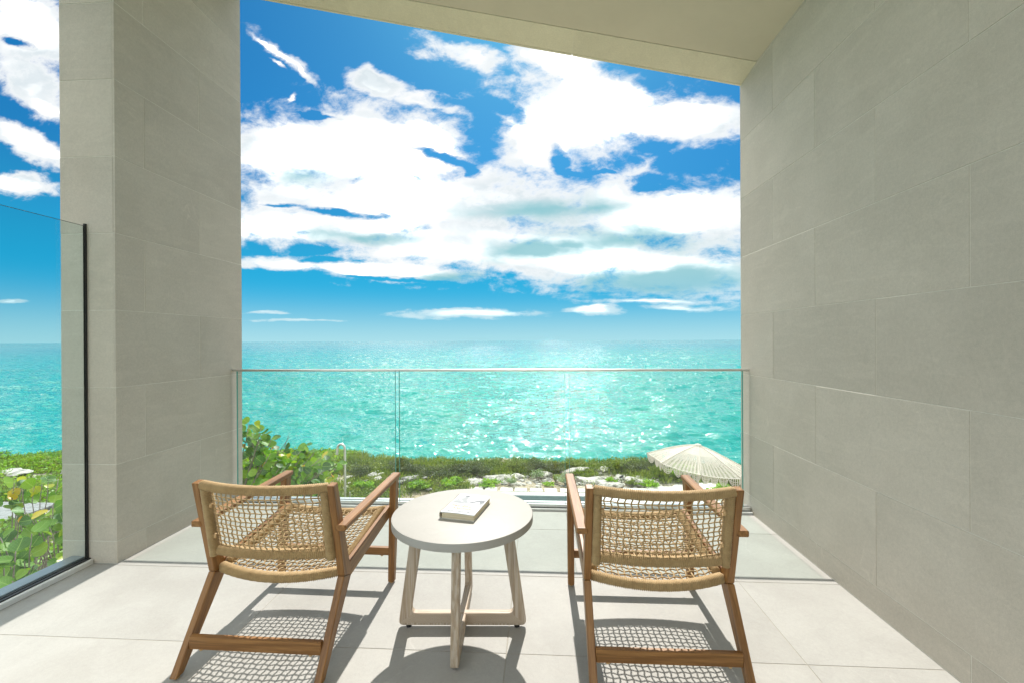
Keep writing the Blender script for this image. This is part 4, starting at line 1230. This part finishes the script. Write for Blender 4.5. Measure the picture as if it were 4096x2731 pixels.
# ------------------------------------------------------------------ crocheted parasol
um = empty('parasol', (4.256, 12.0, GZ + .03), R(0), label='white crocheted parasol with scalloped lace edge standing on the deck by the sea', cat='umbrella')
M['yarn'] = m_leaf('off_white_cotton_yarn', [(.66, .60, .53), (.74, .685, .61)], .9, .28, 14, spread=.1, tt=(1.08, 1.0, .94))
M['pole_white'] = m_plain('bleached_wood_pole', (.55, .47, .36), .6, var=.1, scale=20)
AZ = 2.355                                   # canopy apex above the deck
def tip(k):
    a = R(-16.5 + 45 * k); return Vector((1.31 * math.sin(a), -1.31 * math.cos(a), 0))
def canopy(k, s, t_):
    """panel k between ribs k and k+1: s across 0..1, t_ from apex 0 to rim 1"""
    p0, p1 = tip(k), tip(k + 1)
    q = (p0 * (1 - s) + p1 * s) * t_
    pull = 1 - .13 * math.sin(pi * s) * t_ ** 2
    q = q * pull
    r_ = q.length
    drop = .47 * t_ ** 1.12 - .02 * math.sin(pi * t_)
    sag = .065 * math.sin(pi * s) * t_ ** 1.3
    return Vector((q.x, q.y, AZ - drop - sag - .118 * q.x))
rows = 30
can = MB()
for k in range(8):
    S_ = 15
    for r_ in range(rows):
        t0 = .035 + .965 * r_ / rows; dt = .965 / rows
        fill = .96 if t0 < .42 else (.72 if t0 < .62 else .60)
        if r_ == rows - 1: fill = .95
        # a raised row of yarn
        for i in range(S_):
            s0, s1 = i / S_, (i + 1) / S_
            a_, b_, c_, d_ = canopy(k, s0, t0), canopy(k, s1, t0), canopy(k, s1, t0 + dt * fill), canopy(k, s0, t0 + dt * fill)
            mA, mB = (a_ + d_) / 2 + Vector((0, 0, .009)), (b_ + c_) / 2 + Vector((0, 0, .009))
            can.add([tuple(q) for q in (a_, b_, mB, mA, c_, d_)], [(0, 1, 2, 3), (3, 2, 4, 5)])
        # posts joining it to the next row
        if fill < .9:
            n = 11 if t0 < .62 else 9
            for i in range(n):
                sm = (i + .5) / n; w = .17 / n * 1.5
                a_, b_, c_, d_ = canopy(k, sm - w / 1, t0 + dt * fill), canopy(k, sm + w / 1, t0 + dt * fill), canopy(k, sm + w, min(1, t0 + dt)), canopy(k, sm - w, min(1, t0 + dt))
                can.add([tuple(q - Vector((0, 0, .002))) for q in (a_, b_, c_, d_)], [(0, 1, 2, 3)])
can.build('canopy', M['yarn'], um)
seam = MB()
for k in range(8):
    seam.tube([canopy(k, 0, t_ / 12) + Vector((0, 0, .008)) for t_ in range(0, 13)], .012, 5)
seam.build('rib_seams', M['yarn'], um, smooth=True)
lace = MB()
for k in range(8):
    n = 4
    for i in range(n):
        P0, P1 = canopy(k, i / n, 1.0), canopy(k, (i + 1) / n, 1.0)
        for dep in (.085, .14, .19):
            path = [P0.lerp(P1, j / 10) - Vector((0, 0, dep * math.sin(pi * j / 10) ** .7)) for j in range(11)]
            lace.tube(path, .0065, 4, False)
        mid = P0.lerp(P1, .5)
        for j in (2, 3.5, 5, 6.5, 8):
            q = P0.lerp(P1, j / 10); lace.tube([q, q.lerp(mid, -.1) - Vector((0, 0, .175 * math.sin(pi * j / 10) ** .7))], .011, 4, False)
lace.build('lace_edge', M['yarn'], um)
b = MB(); b.tube([(0, 0, 0), (0, 0, AZ - .03)], .024, 12); b.build('pole', M['pole_white'], um)
b = MB(); b.lathe([(.02, -.02), (.085, -.03), (.095, .0), (.075, .028), (.03, .042), (.005, .045)], (0, 0, AZ + .0), 16); b.build('finial', M['yarn'], um, smooth=True)
for k in range(8):
    b = MB(); b.tube([(0, 0, AZ - .05)] + [tuple(canopy(k, 0, t_ / 6) - Vector((0, 0, .02))) for t_ in range(1, 7)], .009, 5); b.build('rib', M['pole_white'], um)
b = MB(); b.lathe([(.26, 0), (.27, .02), (.26, .06), (.05, .08), (.04, .30), (.028, .32)], (0, 0, 0), 24); b.build('base', M['coping'], um)

# ------------------------------------------------------------------ sea grapes: round leathery leaves on crooked branches
def leaf_mesh(seed, m):
    rg = random.Random(seed); b = MB(); n = 14; V = [(0, .02, 0)]
    for k in range(n):
        a = 2 * pi * k / n; r_ = .5 * (1 + .07 * math.sin(a * 3 + seed)); x = r_ * math.sin(a) * 1.06; y = .5 - r_ * math.cos(a)
        if k == 0: y += .07
        V.append((x, y, .20 * abs(x) + .07 * math.sin(a * 2 + seed) - .10 * (y - .5) ** 2))
    V[0] = (0, .5, -.03)
    F = [(0, 1 + k, 1 + (k + 1) % n) for k in range(n)]
    b.add(V, F); return b.mesh('leaf', m, True)
LM = [leaf_mesh(i, LEAF['grape']) for i in range(4)]; LY = [leaf_mesh(9 + i, LEAF['grape_y']) for i in range(2)]
def sea_grape(base, targets, leaf, label, cap=290, yellow=.12, trunk=.035, per=5, seed=1, span=.22):
    """base point, list of branch tips; leaves sit alternately along the outer half of every branch"""
    rg = random.Random(seed); root = empty('sea_grape', base, label=label, cat='shrub')
    B = Vector(base); br = MB(); spots = []
    for T_ in targets:
        T_ = Vector(T_) - B; mid = Vector((T_.x * .35 + rg.uniform(-.12, .12), T_.y * .35 + rg.uniform(-.12, .12), T_.z * .60))
        path = []
        for k in range(9):
            t_ = k / 8; p = mid * (2 * t_ * (1 - t_)) + T_ * t_ ** 2
            p += Vector((rg.uniform(-1, 1), rg.uniform(-1, 1), rg.uniform(-.5, .5))) * .022 * (1 if 0 < k < 8 else 0); path.append(p)
        br.tube(path, [lerp(trunk, .006, (k / 8) ** .6) for k in range(9)], 5)
        for k in range(per):
            t_ = 1 - k / per * span; i = min(7, int(t_ * 8)); p = path[i].lerp(path[i + 1], t_ * 8 - i) if i < 8 else path[8]
            spots.append((p, k, (path[min(8, i + 1)] - path[i]).normalized()))
    br.build('branches', M['bark'], root, smooth=True)
    rg.shuffle(spots)
    for (p, k, d) in spots[:cap]:
        a = rg.uniform(0, 2 * pi); out_ = Vector((math.cos(a), math.sin(a), rg.uniform(-.2, .75))).normalized()
        yv = (out_ + d * .3).normalized()
        nrm = (Vector((rg.uniform(-.6, .6) - B.x * .05, rg.uniform(-1.1, .1), .7))).normalized()
        xv = yv.cross(nrm).normalized(); zv = xv.cross(yv)
        s = leaf * rg.uniform(.65, 1.18)
        Mx = Matrix((xv, yv, zv)).transposed().to_4x4() @ Matrix.Scale(s, 4); Mx.translation = p + out_ * leaf * .12
        o = bpy.data.objects.new('leaf', (rg.choice(LY) if rg.random() < yellow else rg.choice(LM))); COL.objects.link(o); o.parent = root; o.matrix_basis = Mx
    return root
rg = random.Random(77)
def cloud_pts(boxes, n):
    out = []
    for (x0, x1, y0, y1, z0, z1, w) in boxes:
        for _ in range(int(n * w)): out.append((rg.uniform(x0, x1), rg.uniform(y0, y1), rg.uniform(z0, z1)))
    return out
def top_z(x):
    xs = [-7.2, -6.6, -5.94, -5.6, -5.4, -4.8, -4.4, -4.1, -3.95]; zs = [-.15, -.25, -.42, -.54, -.84, -1.10, -1.24, -1.36, -1.6]
    return float(np.interp(x, xs, zs))
T1 = [(-5.97, 8.55, -.36), (-5.63, 8.6, -.44), (-5.42, 8.6, -.70), (-4.78, 8.6, -.90), (-4.38, 8.6, -1.05), (-4.14, 8.6, -1.20), (-4.18, 8.7, -1.42)]
for _ in range(51):
    x = -6.25 + 2.15 * rg.random() ** 1.25; zt_ = top_z(x); lo = min(-.35, -.2 - 1.6 * (-x - 4.0) / 2.5)
    T1.append((x, rg.uniform(8.0, 9.2), zt_ + rg.uniform(lo, -.05)))
sea_grape((-6.6, 8.8, GZ), T1, .170, 'large sea grape bush with round green and yellow leaves right of the pier', cap=292, yellow=.13, seed=3, per=5)
T1b = [(x, rg.uniform(8.9, 9.9), min(top_z(x) - .32, zz)) for x, zz in [(-6.5 + 2.0 * rg.random(), rg.uniform(-1.7, -.5)) for _ in range(46)]]
sea_grape((-6.2, 9.6, GZ), T1b, .170, 'darker sea grape growing close behind the large one by the shower', cap=230, yellow=.05, seed=23, per=5)
# dry twigs standing out of it
tw = MB()
for (a, c) in (((-5.3, 8.6, -1.0), (-5.02, 8.6, -.62)), ((-4.75, 8.6, -1.2), (-4.5, 8.6, -.92)), ((-5.15, 8.6, -.85), (-5.04, 8.62, -.55))):
    tw.tube([a, Vector(a).lerp(Vector(c), .5) + Vector((.01, 0, .02)), c], [.008, .005, .002], 4)
T2 = []
for _ in range(44):
    x = rg.uniform(-7.5, -5.9); T2.append((x, rg.uniform(4.7, 5.9), rg.uniform(-2.15, -1.12)))
sea_grape((-6.9, 5.4, GZ), T2, .175, 'broad leaved sea grape nearest the side screen, its big round leaves just beyond the sill', cap=200, yellow=.06, seed=8, per=5, trunk=.03)
T3 = [(rg.uniform(-8.6, -7.7), rg.uniform(6.7, 7.4), rg.uniform(-2.0, -1.45)) for _ in range(11)]
sea_grape((-8.2, 7.1, GZ), T3, .18, 'smaller sea grape seen through the side screen beside the pier edge', cap=48, yellow=.06, seed=12, per=5, trunk=.025)
T4 = [(-9.72 + rg.uniform(-.30, .30), 7.5 + rg.uniform(-.2, .2), -1.30 + rg.uniform(-.07, .06)) for _ in range(5)]
sea_grape((-9.74, 7.5, GZ), T4, .20, 'slender sea grape sapling at the far left, above the grey walkway', cap=12, yellow=.3, seed=14, per=3, trunk=.018)
T5 = [(-9.16 + rg.uniform(-.28, .30), 7.5 + rg.uniform(-.2, .2), -1.28 + rg.uniform(-.10, .06)) for _ in range(6)] + [(-9.3, 7.4, -1.7), (-9.5, 7.4, -1.72)]
sea_grape((-9.25, 7.5, GZ), T5, .19, 'sea grape sapling with dark and yellow leaves, second stem from the left', cap=20, yellow=.3, seed=15, per=3, trunk=.018)
T6 = [(rg.uniform(-9.8, -7.2), rg.uniform(4.9, 7.0), rg.uniform(-2.9, -2.0)) for _ in range(32)]
sea_grape((-8.4, 6.0, GZ), T6, .19, 'low sea grape thicket filling the ground under the other sea grapes', cap=150, yellow=.08, seed=17, per=5, trunk=.03)
tw.build('dry_twigs', M['bark'], None, label='dry bare twigs sticking up from the large sea grape bush', cat='twig')
